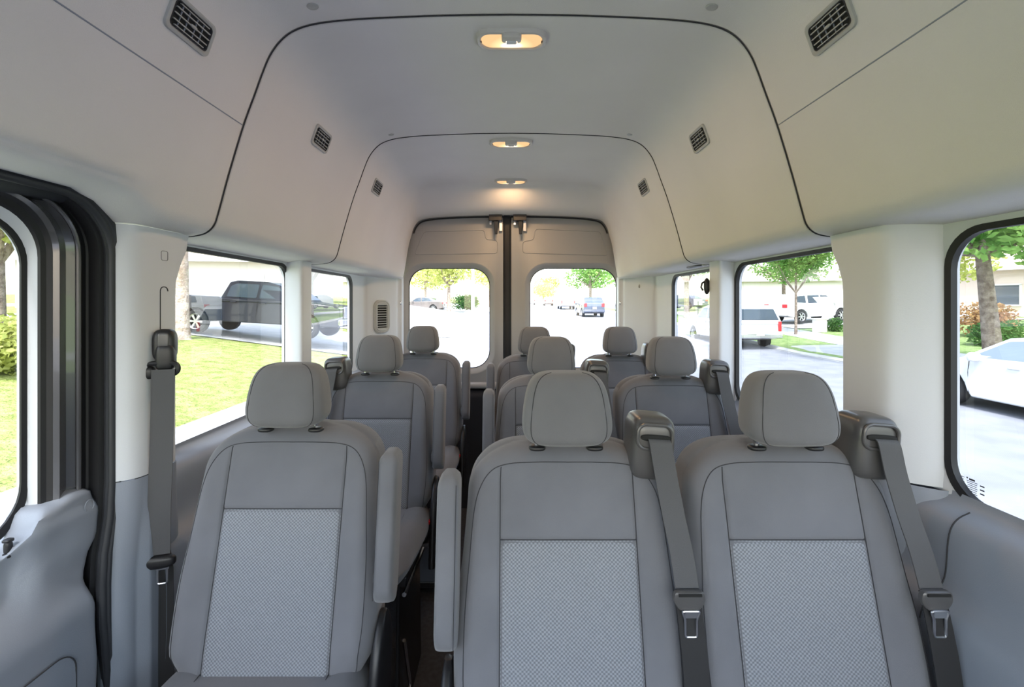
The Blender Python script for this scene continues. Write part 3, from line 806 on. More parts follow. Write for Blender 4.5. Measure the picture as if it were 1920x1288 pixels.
def seat(loc, arm=0, box=0, label='', group='', buckle=1):
    r = empty('passenger_seat', loc); tag(r, label, 'seat', group)
    b = cached('back', backrest_mesh, 'backrest', M['cloth'], r, angle=80)
    cached('stitch', stitch_mesh, 'stitching', M['seam'], b)
    cached('insert', insert_mesh, 'woven_panel', M['weave'], b, angle=80)
    h = cached('head', headrest_mesh, 'headrest', M['cloth2'], r, angle=80)
    cached('hseam', head_seam, 'stitching', M['seam'], h)
    for s in (-1, 1):
        def post(s=s):
            mb = MB(); mb.sell((s*.056, .030, 1.0675),(.0165,.014,.0055),(2.6,3)); return mb
        def pst(s=s):
            mb = MB(); mb.tube([(s*.056,.032,1.067),(s*.056,.030,1.10)], .0055); return mb
        cached(('collar', s), post, 'headrest_collar', M['black'], r)
        cached(('post', s), pst, 'headrest_post', M['chrome'], r)
    c = cached('cush', cushion_mesh, 'seat_cushion', M['cloth'], r, angle=80)
    cached('cseam', cush_seam, 'stitching', M['seam'], c)
    # pedestal
    def ped():
        mb = MB()
        for s in (-1, 1):
            mb.prism([(-.33,.0),(.03,.0),(.0,.46),(-.30,.47)], s*.150-.006, s*.150+.006, 'x')
        mb.box((0,-.14,.49),(.36,.36,.03)); mb.box((0,-.14,.03),(.31,.30,.03))
        return mb
    cached('ped', ped, 'pedestal', M['black'], r, smooth=False, bevel=.004)
    for s in (-1, 1):
        def rail(s=s):
            mb = MB(); mb.tube([(s*.168,-.30,.30),(s*.168,-.22,.10),(s*.168,-.34,.05)], .006); mb.tube([(s*.168,-.30,.44),(s*.168,.0,.42)], .007); return mb
        if s == (arm or 1): cached(('rail', s), rail, 'slide_rail', M['chrome'], r)
        def cover(s=s):
            mb = MB(); loops = []
            for i in range(21):
                z = .42+.28*i/20; t = i/20
                wy = .060*math.sqrt(max(0.02, 1-max(0, (t-.55)/.45)**2))
                l = []
                for j in range(20):
                    a = 2*PI*j/20
                    l.append((s*.222+.014*math.copysign(abs(math.cos(a))**.6, math.cos(a))*(1-.5*max(0, (t-.7)/.3)**2), -.05+wy*math.copysign(abs(math.sin(a))**.6, math.sin(a))+(t-.5)*.05, z))
                loops.append(l)
            mb.loft(loops, cap0=True, cap1=True); return mb
        if s == (arm or (1 if not box else 9)): cached(('cover', s), cover, 'recliner_cover', M['black'], r, angle=60)  # grey cover made black, the shadow on it put into the colour
    bs = arm or -box or 1
    def buck(s=bs):
        mb = MB(); mb.sell((s*(.213 if arm else .202),-.085,.535),(.010,.014,.034),(4,4), rot=Matrix.Rotation(.15,3,'X')); mb.tube([(s*.213,-.08,.52),(s*.19,-.04,.47),(s*.16,.0,.44)], .008); return mb
    def redb(s=bs):
        mb = MB(); mb.box((s*(.213 if arm else .202),-.0935,.562),(.017,.016,.018), rot=Matrix.Rotation(.15,3,'X')); return mb
    bk = cached(('buck', bs, bool(arm)), buck, 'belt_buckle', M['black'], r)
    cached(('redb', bs, bool(arm)), redb, 'buckle_button', M['red'], bk, bevel=.002)
    if arm:
        a = cached('arm', arm_mesh, 'armrest', M['cloth'], r, angle=80); a.location = (.234 if arm > 0 else -.222, -.030, .885)
        cached(('aseam', -arm), lambda: arm_seam(-arm), 'stitching', M['seam'], a)
        a2 = cached(('apiv', arm), lambda: MB().sell((arm*.214,-.03,.775),(.010,.020,.020),(3,3)), 'armrest_pivot', M['boxp'], r)
    if box:
        s = box
        R = Matrix.Rotation(-.16*1, 3, 'Z') @ Matrix.Rotation(.10, 3, 'Y')
        R = Matrix.Rotation(.07*s, 3, 'Y')
        def bx_(s=s):
            mb = MB()
            def fn(v):
                t = (v.z/.066+1)/2
                return Vector((v.x*(1-.04*(1-t)), v.y, v.z))
            mb.sell((s*.166,.048,1.069),(.043,.044,.062),(5.,4.5), rot=R, nu=48, nv=30, fn=fn); return mb
        bo = cached(('box', s), bx_, 'belt_housing', M['boxp'], r, angle=80)
        def lip(s=s):
            mb = MB()
            mb.tube([tuple(R @ Vector((x, -.0445, z)) + Vector((s*.166,.048,1.094))) for x, z in rrect(-.033,.033,-.022,.024,.017)], .0035, 8, closed=True); return mb
        cached(('lip', s), lip, 'slot_lip', M['boxp'], bo)
        def slot(s=s):
            mb = MB(); mb.sell(Vector((s*.168,.0045,1.093)),(.029,.0045,.0065),(4,3), rot=R); return mb
        cached(('slot', s), slot, 'belt_slot', M['void'], bo)
        def strap(s=s):
            mb = MB(); path = []
            K = [(.172,.006,1.092),(.173,-.004,1.088),(.175,-.008,1.072),(.181,-.012,1.03),(.190,-.028,.96),(.198,-.046,.90),(.202,-.060,.845)]
            K = catmull(K, 3)
            mb.loft(ribbon([(s*x, y, z) for x, y, z in K], [(1,.0,-.07*s)]*len(K), .042, dish=.0010), cap0=True, cap1=True); return mb
        cached(('strap', s), strap, 'belt_strap', M['belt'], r)
        def strap2(s=s):
            mb = MB(); K = catmull([(.202,-.060,.845),(.205,-.072,.79),(.208,-.084,.72),(.209,-.09,.65),(.208,-.07,.58),(.206,-.04,.50)], 3)
            mb.loft(ribbon([(s*x, y, z) for x, y, z in K], (1,0,0), .044), cap0=True, cap1=True); return mb
        cached(('strap2', s), strap2, 'belt_strap', M['beltd'], r)
        def grip(s=s):
            mb = MB(); c = Vector((s*.202,-.068,.838))
            mb.loft([[(c.x+x*k, c.y+yy, c.z+z*k) for x, z in rpoly([(-.025,.012),(.025,.012),(.028,-.006),(.016,-.022),(-.016,-.022),(-.028,-.006)], .008, 4)] for yy, k in ((.006,.9),(.004,1),(-.004,1),(-.006,.9))], cap0=True, cap1=True)
            return mb
        g = cached(('grip', s), grip, 'tongue_grip', M['boxp'], r)
        def plate(s=s):
            mb = MB(); c = Vector((s*.203,-.075,.806))
            mb.tube([(c.x+x, c.y, c.z+z) for x, z in rpoly([(-.015,.012),(.015,.012),(.010,-.002),(.010,-.032),(-.010,-.032),(-.010,-.002)], .004, 3)], .0022, 8, closed=True)
            mb.box((c.x, c.y, c.z+.006),(.022,.003,.010)); return mb
        cached(('plate', s), plate, 'latch_plate', M['steel'], g)
        def sslot(s=s):
            mb = MB(); mb.box((s*.202,-.0745,.845),(.040,.003,.004)); return mb
        cached(('sslot', s), sslot, 'tongue_slot', M['void'], g)
    return r
G1, G2, G3 = 'front row of grey seats', 'middle row of grey seats', 'rear row of grey seats'
seat((-.491, .985, 0), arm=1, label='nearest grey seat on the left, alone beside the sliding door', group=G1)
seat((.1086, .857, 0), arm=-1, box=1, label='nearest grey seat beside the aisle with armrest on its left and belt over it', group=G1)
seat((.538, .857, 0), box=1, label='nearest grey seat by the right wall under the largest window', group=G1)
seat((-.495, 1.695, .012), arm=1, box=-1, label='middle-row grey seat alone on the left of the aisle by the window', group=G2)
seat((.146, 1.61, .012), arm=-1, box=1, label='middle-row grey seat on the right of the aisle, partly hidden by a headrest', group=G2)
seat((.578, 1.61, .012), box=1, label='middle-row grey seat by the right wall, behind the nearest pair', group=G2)
seat((-.465, 2.39, .012), arm=1, box=-1, label='last-row grey seat on the left before the rear door window', group=G3)
seat((.123, 2.30, .012), arm=-1, box=1, label='last-row grey seat beside the aisle, mostly hidden behind two headrests', group=G3)
seat((.560, 2.30, .012), box=1, label='last-row grey seat on the far right before the rear door', group=G3)

# ---------------------------------------------------------------- outside ground
ROAD = [(-40,-2.05),(18,-2.05),(28,-1.62),(38,-1.15),(62,-.90),(90,-.50),(150,-.1),(260,.6)]
def piece(K, x):
    if x <= K[0][0]: return K[0][1]
    for (a, va), (b, vb) in zip(K, K[1:]):
        if x <= b: return va + (vb-va)*(x-a)/(b-a)
    return K[-1][1]
def gz(X, Y):
    z = piece(ROAD, Y)
    if X < -2.2: z += piece([(-40,1.9),(-25,1.6),(-12,1.05),(-5.07,.15),(-2.2,.13)], X)
    if X > 11.2: z += piece([(11.2,.0),(11.35,.12),(16.3,.20),(30,.75),(60,1.6)], X)
    return z
def ground(name, x0, x1, y0, y1, nx, ny, mat, dz=0., th=0):
    mb = MB(); L_ = []
    for j in range(ny+1):
        Y = y0+(y1-y0)*j/ny
        L_.append([(x0+(x1-x0)*i/nx, Y, ZC+gz(x0+(x1-x0)*i/nx, Y)+dz) for i in range(nx+1)])
    mb.loft(L_, closed=False); return struct(mb.build(name, mat, angle=80))
ground('street', -2.25, 11.25, -30, 230, 8, 130, M['asphalt'])
ground('curb_left', -2.45, -2.18, -30, 200, 2, 115, M['conc'], .005)
ground('lawn_parkway_left', -3.75, -2.4, -30, 14, 2, 30, M['lawn'], .0)
ground('parkway_pavement_left', -3.75, -2.4, 14, 200, 2, 80, M['conc'], .0)
ground('sidewalk_left', -5.07, -3.7, -30, 200, 2, 115, M['conc'], .012)
ground('lawn_left', -40, -5.07, -30, 200, 24, 115, M['lawn'])
ground('driveway_left', -22, -5.2, 15.7, 21.5, 20, 8, M['conc'], .03)
ground('driveway_apron_left', -5.2, -2.2, 15.5, 21.7, 4, 8, M['conc'], .02)
ground('driveway_back_left', -12, -2.2, 22.5, 75, 12, 30, M['conc'], .03)
ground('curb_right', 11.2, 11.5, -30, 200, 2, 115, M['conc'], .01)
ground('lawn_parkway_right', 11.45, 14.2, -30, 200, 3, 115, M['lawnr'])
ground('sidewalk_right', 14.2, 16.3, -30, 200, 2, 115, M['conc'], .012)
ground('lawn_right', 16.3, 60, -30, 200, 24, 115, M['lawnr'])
ground('driveway_apron_right', 11.25, 16.3, 12.5, 19.5, 4, 8, M['conc'], .03)
ground('driveway_right', 16.3, 30, 26, 33, 10, 8, M['conc'], .04)

# ---------------------------------------------------------------- vehicles outside
def wheel(parent, x, y, z, R, side, W=.22):
    mb = MB(); prof = [(R*.66, W/2),(R*.93, W/2),(R, W/2-.03),(R, -W/2+.03),(R*.93,-W/2),(R*.5,-W/2)]
    n = 28
    mb.loft([[(x+a*math.cos(2*PI*k/n), y+side*b, z+a*math.sin(2*PI*k/n)) for k in range(n)] for a, b in prof], cap1=True)
    t = mb.build('wheel', M['tyre'], parent)
    mb = MB(); mb.loft([[(x+a*math.cos(2*PI*k/n), y+side*b, z+a*math.sin(2*PI*k/n)) for k in range(n)] for a, b in ((R*.67,W/2-.005),(R*.62,W/2-.02),(R*.58,W/2-.05))])
    for k in range(6):
        a = 2*PI*k/6
        mb.prism([(x+R*.14*math.cos(a+.5), z+R*.14*math.sin(a+.5)),(x+R*.6*math.cos(a+.16), z+R*.6*math.sin(a+.16)),(x+R*.6*math.cos(a-.16), z+R*.6*math.sin(a-.16)),(x+R*.14*math.cos(a-.5), z+R*.14*math.sin(a-.5))], y+side*(W/2-.035), y+side*(W/2-.012))
    n2 = 12; mb.loft([[(x+R*.16*math.cos(2*PI*k/n2), y+side*b, z+R*.16*math.sin(2*PI*k/n2)) for k in range(n2)] for b in (W/2-.05, W/2-.01)], cap0=True, cap1=True)
    mb.build('rim', M['rim'], t, smooth=False)
def arc(cx, cz, r, n=8): return [(cx+r*math.cos(PI*(1-k/n)), cz+r*math.sin(PI*(1-k/n))) for k in range(n+1)]
def vehicle(name, loc, rz, spec, paint, label, group=None, cat='car', pitch=0, glass=None, roll=0):
    """local: +x is the nose, x=0 the tail, ground z=0"""
    r = empty(name, loc, rz); r.rotation_euler = (roll, pitch, rz); tag(r, label, cat, group)
    L_, W, R = spec['L'], spec['W'], spec['R']; gl = glass or M['cglass']
    xr, xf = spec['axles']; bot = spec.get('bot', .32)
    low = [(.03, bot+.12)] + [(xr-R-.14, bot)] + arc(xr, R, R+.07) + [(xr+R+.14, bot), (xf-R-.14, bot)] + arc(xf, R, R+.07) + [(xf+R+.14, bot), (L_-.08, bot), (L_, bot+.14)]
    up = spec['upper']      # from nose back to tail along the top of the lower body
    poly = low + up
    mb = MB(); hw = W/2
    zs = max(p[1] for p in up)
    def hwz(x, z):
        k = 1-.05*max(0, (z-.7)/(zs-.6))-.04*max(0, (.5-z)/.3)
        e = max(0, 1-(x)/.35); e2 = max(0, 1-(L_-x)/.7)
        return hw*k*(1-.07*e*e-.13*e2*e2)
    ys = (-1, -.93, 0, .93, 1)
    mb.loft([[(x + (0 if abs(t) == 1 else 0), t*hwz(x, z), z) for x, z in poly] for t in ys], cap0=True, cap1=True)
    mb.build('body', paint, r, angle=32, bevel=.03, seg=2)
    mb = MB(); mb.box((L_/2, 0, bot+.14), (L_*.8, W*.80, .3)); mb.build('underbody', M['black'], r, smooth=False)
    if 'cabin' in spec:
        cb = spec['cabin']; z0 = spec['z0']; z1 = max(p[1] for p in cb); inset = spec.get('inset', .17)
        yy = lambda z: hw*.955 - inset*(max(0, z-z0)/(z1-z0))
        mb = MB(); mb.loft([[(x, t*(yy(z) if abs(t) == 1 else (yy(z)-.05)), z) for x, z in cb] for t in (-1,-.9,.9,1)], cap0=True, cap1=True)
        mb.build('cabin', paint, r, angle=32, bevel=.035, seg=2)
        for w in spec['windows']:
            for s in (-1, 1):
                m_ = MB(); wp = rpoly(w, .05, 3)
                m_.loft([[(x, s*(yy(z)+d), z) for x, z in wp] for d in (-.02, .006)], cap1=True)
                m_.build('window', gl, r, smooth=False)
        for (xa, za, xb, zb_, kk) in spec['screens']:   # bottom, top of a front or rear screen
            m_ = MB(); nx = 1 if kk == 'f' else -1
            off = Vector((zb_-za, 0, -(xb-xa))).normalized()*.008
            if off.x*nx < 0: off = -off
            ya, yb = yy(za)-.09, yy(zb_)-.10
            q = [Vector((xa,-ya,za)), Vector((xa,ya,za)), Vector((xb,yb,zb_)), Vector((xb,-yb,zb_))]
            m_.loft([[p - off*2 for p in q], [p + off*1.2 for p in q]], cap1=True)
            m_.build('windshield' if kk == 'f' else 'rear_window', gl, r, smooth=False, bevel=.02)
    for x in (xr, xf):
        for s in (-1, 1): wheel(r, x, s*(hw-.12), R, R, s)
    for s in (-1, 1):
        tl = spec['tail']; m_ = MB(); m_.box((tl[0], s*(hw*.93-tl[3]/2), tl[1]), (.07, tl[3], tl[2])); m_.build('tail_light', M['tail'], r, bevel=.02)
        hl = spec['headl']; m_ = MB(); m_.box((hl[0], s*(hw*.83-hl[3]/2), hl[1]), (.10, hl[3], hl[2])); m_.build('headlight', M['lampg'], r, bevel=.02)
        m_ = MB(); mx, mz = spec['mirror']; m_.sell((mx, s*(hw+.09), mz), (.07,.11,.09), (3,3), nu=16, nv=10); m_.build('side_mirror', spec.get('mirm', paint), r)
        for hx, hz in spec.get('handles', []):
            m_ = MB(); m_.box((hx, s*(hwz(hx, hz)+.01), hz), (.2,.03,.035)); m_.build('door_handle', paint, r, bevel=.01)
        for dx in spec.get('doorlines', []):
            m_ = MB(); m_.tube([(dx, s*(hwz(dx, z)+.001), z) for z in (bot+.08, .7, spec['z0']-.03)], .008, 4); m_.build('door_gap', M['black'], r)
    if 'grille' in spec:
        g = spec['grille']; m_ = MB(); m_.box((L_-.02, 0, g[0]), (.06, g[2], g[1])); m_.build('grille', M['chrome'] if spec.get('chromeg') else M['black'], r, bevel=.02)
    m_ = MB(); m_.box((.0, 0, bot+.20), (.14, W*.94, .20)); m_.build('rear_bumper', spec.get('bump', paint), r, bevel=.04)
    m_ = MB(); m_.box((L_-.02, 0, bot+.18), (.14, W*.90, .22)); m_.build('front_bumper', spec.get('bump', paint), r, bevel=.04)
    if 'plate' in spec:
        m_ = MB(); m_.box((-.075, 0, spec['plate']), (.02, .32, .16)); m_.build('license_plate', M['garage'], r)
    return r
SEDAN = dict(L=4.75, W=1.84, R=.33, axles=(1.0,3.75), bot=.22, upper=[(4.74,.62),(4.6,.74),(4.2,.84),(3.5,.95),(3.35,.97),(1.1,1.02),(.5,1.02),(.10,.98),(.02,.75)], z0=.95,
  cabin=[(3.75,.90),(3.5,.97),(2.75,1.40),(2.35,1.455),(1.8,1.45),(1.35,1.38),(.62,1.02),(.5,.9)], windows=[[(3.30,1.0),(2.72,1.34),(2.32,1.38),(2.28,1.02)],[(2.2,1.02),(2.22,1.38),(1.75,1.37),(1.4,1.30),(1.05,1.06)]],
  screens=[(3.45,1.0,2.85,1.35,'f'),(.72,1.08,1.30,1.36,'r')], tail=(.05,.85,.15,.35), headl=(4.55,.68,.13,.35), mirror=(3.10,1.02), handles=[(2.5,.88),(1.4,.90)], doorlines=[2.25,3.3,1.15], grille=(.5,.14,1.1), plate=.7)
SUVL = dict(L=5.6, W=2.0, R=.39, axles=(1.25,4.5), bot=.42, upper=[(5.58,.80),(5.5,1.02),(5.3,1.12),(4.35,1.20),(1.0,1.22),(.08,1.22),(.02,.8)], z0=1.20,
  cabin=[(4.5,1.1),(4.25,1.22),(3.65,1.80),(3.2,1.90),(1.5,1.93),(.5,1.90),(.28,1.80),(.04,1.22),(.03,1.1)], windows=[[(4.05,1.28),(3.62,1.74),(3.1,1.78),(3.05,1.28)],[(2.95,1.28),(2.98,1.78),(2.05,1.80),(2.0,1.28)],[(1.9,1.28),(1.92,1.80),(.58,1.78),(.40,1.28)]],
  screens=[(4.22,1.27,3.70,1.76,'f'),(.06,1.28,.27,1.76,'r')], tail=(.04,1.02,.42,.14), headl=(5.48,.95,.22,.35), mirror=(3.95,1.32), handles=[(3.2,1.08),(2.1,1.08)], doorlines=[3.0,2.0,4.1], grille=(.9,.3,1.1), plate=.72, bump=M['chrome'])
SUVM = dict(L=5.0, W=1.95, R=.40, axles=(1.05,4.05), bot=.38, upper=[(4.98,.75),(4.9,.98),(4.7,1.08),(3.9,1.15),(.6,1.20),(.08,1.18),(.02,.8)], z0=1.15,
  cabin=[(4.0,1.05),(3.8,1.17),(3.1,1.72),(2.7,1.80),(1.2,1.82),(.5,1.78),(.15,1.20),(.12,1.1)], windows=[[(3.6,1.22),(3.1,1.66),(2.62,1.70),(2.58,1.22)],[(2.5,1.22),(2.52,1.70),(1.65,1.71),(1.6,1.22)],[(1.45,1.24),(1.48,1.70),(.85,1.66),(.62,1.30)]],
  screens=[(3.77,1.22,3.18,1.68,'f'),(.20,1.26,.48,1.66,'r')], tail=(.05,1.08,.22,.35), headl=(4.85,.88,.18,.35), mirror=(3.5,1.25), handles=[(2.75,1.04),(1.75,1.06)], doorlines=[2.55,1.55,3.6], grille=(.8,.25,1.0), plate=.8)
HATCH = dict(L=4.4, W=1.84, R=.35, axles=(.85,3.5), bot=.30, upper=[(4.38,.7),(4.3,.88),(4.1,.96),(3.3,1.06),(.4,1.12),(.08,1.08),(.02,.7)], z0=1.05,
  cabin=[(3.5,.95),(3.25,1.07),(2.6,1.58),(2.2,1.66),(1.0,1.66),(.5,1.60),(.12,1.12),(.10,1.0)], windows=[[(3.1,1.12),(2.6,1.52),(2.1,1.56),(2.05,1.12)],[(1.95,1.12),(1.98,1.56),(1.0,1.54),(.6,1.2)]],
  screens=[(3.22,1.1,2.68,1.54,'f'),(.16,1.16,.47,1.54,'r')], tail=(.05,1.0,.3,.25), headl=(4.25,.8,.15,.3), mirror=(2.95,1.12), handles=[(2.2,.98),(1.2,1.0)], doorlines=[2.0,3.1,1.0], grille=(.6,.2,1.0), plate=.75)
PICK = dict(L=6.4, W=2.03, R=.41, axles=(1.3,5.25), bot=.46, upper=[(6.38,.85),(6.35,1.12),(6.15,1.20),(4.95,1.28),(2.1,1.28),(2.05,1.32),(.05,1.32),(.02,.8)], z0=1.27,
  cabin=[(5.15,1.18),(4.9,1.30),(4.15,1.83),(3.7,1.93),(2.6,1.93),(2.35,1.86),(2.13,1.30),(2.12,1.15)], windows=[[(4.65,1.36),(4.12,1.77),(3.55,1.82),(3.5,1.34)],[(3.4,1.34),(3.43,1.82),(2.62,1.82),(2.42,1.72),(2.34,1.34)]],
  screens=[(4.88,1.34,4.20,1.79,'f'),(2.15,1.38,2.36,1.80,'r')], tail=(.04,1.08,.40,.14), headl=(6.28,1.02,.26,.34), mirror=(4.55,1.42), handles=[(3.65,1.16),(2.6,1.16)], doorlines=[3.46,2.2,4.75], grille=(.98,.42,1.2), chromeg=True, bump=M['chrome'])
def place(X, Y, dz=0): return (X, Y, ZC+gz(X, Y)+dz)
# parked pickup on the left driveway, nose to the street
pk = vehicle('pickup_truck', (-12.35, 16.95, ZC-.98), -.03, PICK, M['kpaint'], 'dark blue pickup truck parked on the left driveway, seen through the left windows', cat='truck', pitch=.055)
vehicle('suv', place(10.45, 19.0), PI/2, SUVL, M['wpaint'], 'large white SUV parked at the right curb, seen from behind', cat='car')
vehicle('suv', (16.7, 28.6, ZC-1.28), .22, SUVM, M['wpaint'], 'white SUV standing on the driveway across the lawn at right', cat='car', pitch=-.03)
vehicle('sedan', (9.85, 5.55, ZC-2.05), PI/2, SEDAN, M['wpaint'], 'silver-white sedan passing on the street beside the largest right window', cat='car', glass=M['cglassb'])
vehicle('sedan', (-6.6, 46, ZC-.86), PI-.15, SEDAN, M['gpaint'], 'brownish grey sedan on a driveway, seen through the left rear window', cat='car')
vehicle('hatchback', (6.9, 37.2, ZC-1.17), PI/2+.02, HATCH, M['spaint'], 'dark blue hatchback driving behind the van, seen through the right rear window', cat='car')
vehicle('suv', (7.9, 62, ZC-.90), PI/2, SUVL, M['wpaint'], 'white SUV far down the street, left of the dark blue hatchback', cat='car')
vehicle('hatchback', (7.5, 88, ZC-.53), PI/2, HATCH, M['gpaint'], 'tiny dark car farthest down the street, seen through the right rear window', cat='car')
vehicle('suv', (12.6, 46, ZC-.95), PI/2, SUVM, M['wpaint'], 'white SUV parked at the curb right of the hatchback, far behind', cat='car')
vehicle('hatchback', (4.6, 100, ZC-.40), PI/2, HATCH, M['wpaint'], 'tiny white car far down the street at the left of the right rear window', cat='car')
vehicle('sedan', (19.5, 46, ZC-.6), PI/2+.5, SEDAN, M['spaint'], 'dark car parked beyond the tree, seen through the rearmost right window', cat='car')

# ---------------------------------------------------------------- trees
def leaf_cloud(blobs, n, size, seed):
    rd = random.Random(seed); v = []; f = []
    tot = sum(b[3]**2*b[4] for b in blobs)
    for (cx, cy, cz, rr, sq) in blobs:
        m_ = int(n*rr**2*sq/tot)
        for _ in range(m_):
            while True:
                p = Vector((rd.uniform(-1,1), rd.uniform(-1,1), rd.uniform(-1,1)))
                if .25 < p.length < 1 and rd.random() < p.length: break
            p = Vector((cx+p.x*rr, cy+p.y*rr, cz+p.z*rr*sq))
            a = Vector((rd.gauss(0,1), rd.gauss(0,1), rd.gauss(0,.6))).normalized(); b = a.cross(Vector((rd.gauss(0,1), rd.gauss(0,1), rd.gauss(0,1)))).normalized()
            s = size*rd.uniform(.6,1.3); i = len(v)
            v += [p-a*s*.5, p+b*s*.28, p+a*s*.5, p-b*s*.28]; f.append((i,i+1,i+2,i+3))
    return v, f
def tree(name, loc, h, cr, leaf, bark, label, group=None, trunk=.22, n=3500, size=.3, seed=1, cz=None, lean=(0,0), crown_h=.8, branches=5, flare=1.6, fk=.55):
    r = empty(name, loc); tag(r, label, 'tree', group); rd = random.Random(seed)
    cz = cz or h*.65
    mb = MB()
    mb.tube([(0,0,-.4),(0,0,0),(lean[0]*.1,lean[1]*.1,.35),(lean[0]*.35,lean[1]*.35,cz*.35),(lean[0]*.7,lean[1]*.7,cz*.7),(lean[0],lean[1],cz*1.1)], lambda t: trunk*(1-.55*t)*(1+(flare-1)*max(0,1-t*4.2)**2), 12)
    fork = Vector((lean[0]*.6, lean[1]*.6, cz*fk))
    for k in range(branches):
        a = 2*PI*k/branches+rd.random()
        e = Vector((math.cos(a)*cr*.65, math.sin(a)*cr*.65, cz+rd.uniform(-.1,.5)*cr))
        mid = fork.lerp(e, .5)+Vector((0,0,-.08*cr))
        mb.tube([fork, mid, e], lambda t: trunk*.42*(1-.75*t), 7)
    mb.build('trunk', bark, r)
    blobs = []
    for k in range(9):
        a = 2*PI*rd.random(); q = cr*.55*math.sqrt(rd.random())
        blobs.append((lean[0]+q*math.cos(a), lean[1]+q*math.sin(a), cz+rd.uniform(-.45,.6)*cr*crown_h, cr*rd.uniform(.38,.58), .75))
    v, f = leaf_cloud(blobs, n, size, seed+5)
    m_ = MB(); m_.add(v, f); m_.build('crown', leaf, r, smooth=False)
    return r
def bush(name, loc, rx, rz_, leaf, label, n=900, size=.14, seed=1, cat='bush', group=None):
    rd = random.Random(seed)
    blobs = [(rd.uniform(-.5,.5)*rx, rd.uniform(-.5,.5)*rx*.6, rz_*rd.uniform(.35,.65), rx*.5, rz_/rx) for _ in range(5)]
    v, f = leaf_cloud(blobs, n, size, seed)
    m_ = MB(); m_.add(v, f); o = m_.build(name, leaf, smooth=False, loc=loc); tag(o, label, cat, group); return o
TG = 'trees along the street'
tree('broadleaf_tree', place(13.9, 13.0), 9, 4.2, M['leafg'], M['bark'], 'large green tree with thick trunk behind the silver-white sedan', TG, trunk=.29, n=14000, size=.24, seed=3, cz=4.6, lean=(-.3,.2), crown_h=.75, branches=7, fk=.72)
tree('broadleaf_tree', place(14.8, 23.5), 6, 1.9, M['leafg'], M['bark'], 'round green tree in front of the white SUV on the driveway', TG, trunk=.09, n=7000, size=.17, seed=4, cz=3.9, branches=4)
tree('broadleaf_tree', place(13.6, 35.0), 8, 2.6, M['leafg'], M['bark'], 'green tree with a brown trunk seen through the rearmost right window', TG, trunk=.28, n=3500, size=.28, seed=6, cz=4.9)
tree('broadleaf_tree', place(-10.75, 14.8), 9, 3.2, M['leafy'], M['barkp'], 'pale thick trunked tree on the left lawn in front of the pickup truck', TG, trunk=.30, n=6000, size=.26, seed=7, cz=6.6, flare=2.4)
tree('broadleaf_tree', place(-12.1, 10.7), 6, 1.8, M['leafy'], M['bark'], 'yellow-green tree seen through the sliding door window', TG, trunk=.20, n=7000, size=.17, seed=8, cz=3.5)
tree('broadleaf_tree', place(-10.6, 31.0), 8, 2.6, M['leafy'], M['bark'], 'yellow-green tree with a dark trunk beyond the nose of the pickup truck', TG, trunk=.26, n=4500, size=.26, seed=9, cz=4.9)
tree('broadleaf_tree', place(-5.7, 42.0), 8, 3.2, M['leafy'], M['bark'], 'yellow-green tree beside the brownish grey sedan in the left rear window', TG, trunk=.22, n=3500, size=.32, seed=10, cz=4.4)
tree('broadleaf_tree', place(-10.5, 56.0), 8, 4.0, M['leafy'], M['bark'], 'yellow-green tree behind the brownish grey sedan at the left window edge', TG, trunk=.22, n=3500, size=.36, seed=12, cz=4.6)
tree('broadleaf_tree', place(-3.2, 70.0), 9, 4.4, M['leafy'], M['bark'], 'pale yellow tree far behind the white lamp post', TG, trunk=.22, n=3000, size=.42, seed=13, cz=5.2)
tree('broadleaf_tree', place(12.0, 68.0), 9, 4.8, M['leafg'], M['bark'], 'green tree above the white SUV in the right rear window', TG, trunk=.3, n=4500, size=.42, seed=14, cz=5.6)
tree('broadleaf_tree', place(14.8, 52.0), 9, 4.0, M['leafg'], M['bark'], 'green tree above the dark blue hatchback at the right window edge', TG, trunk=.3, n=4500, size=.36, seed=15, cz=5.2)
tree('broadleaf_tree', place(9.5, 130.0), 8, 5.0, M['leafy'], M['bark'], 'small hazy tree farthest down the street', TG, trunk=.3, n=2500, size=.6, seed=16, cz=4.6)
tree('broadleaf_tree', place(-16.0, 39.0), 10, 4.6, M['leafd'], M['bark'], 'darker green tree rising behind the cab of the pickup truck', TG, trunk=.3, n=4500, size=.34, seed=18, cz=5.2)
tree('broadleaf_tree', place(23.5, 25.5), 8, 3.6, M['leafy'], M['bark'], 'yellow-green tree in front of the pale pinkish house', TG, trunk=.2, n=6000, size=.28, seed=21, cz=4.6)
tree('broadleaf_tree', place(22.0, 36.5), 9, 3.4, M['leafg'], M['bark'], 'green tree behind the white SUV on the driveway, nearer the house with the garage', TG, trunk=.2, n=6000, size=.28, seed=22, cz=4.6)
tree('broadleaf_tree', place(29.5, 37.5), 9, 3.6, M['leafy'], M['bark'], 'yellow-green tree at the far right beyond the driveway SUV', TG, trunk=.2, n=6000, size=.28, seed=23, cz=4.4)
bush('shrub', place(21.5, 20.5), 1.5, 1.5, M['leafr'], 'reddish shrub by the house beyond the thick tree trunk', seed=2, n=2500, size=.16)
bush('shrub', place(19.6, 18.0), 1.1, 1.0, M['leafd'], 'dark green shrub just left of the thick tree trunk', seed=3, n=2500, size=.14)
bush('shrub', place(27.0, 22.0), 1.6, 2.4, M['leafy'], 'yellow-green shrub right of the thick tree trunk', seed=4, n=2500, size=.2)
bush('hedge', place(-9.7, 8.4), 1.5, 1.0, M['leafy'], 'yellow-green bush under the tree in the sliding door window', seed=5, n=5000, size=.14)
bush('hedge', place(-4.6, 45.0, .2), 1.9, 1.5, M['leafd'], 'dark green hedge left of the white lamp post in the left rear window', seed=6, n=2500, size=.2)
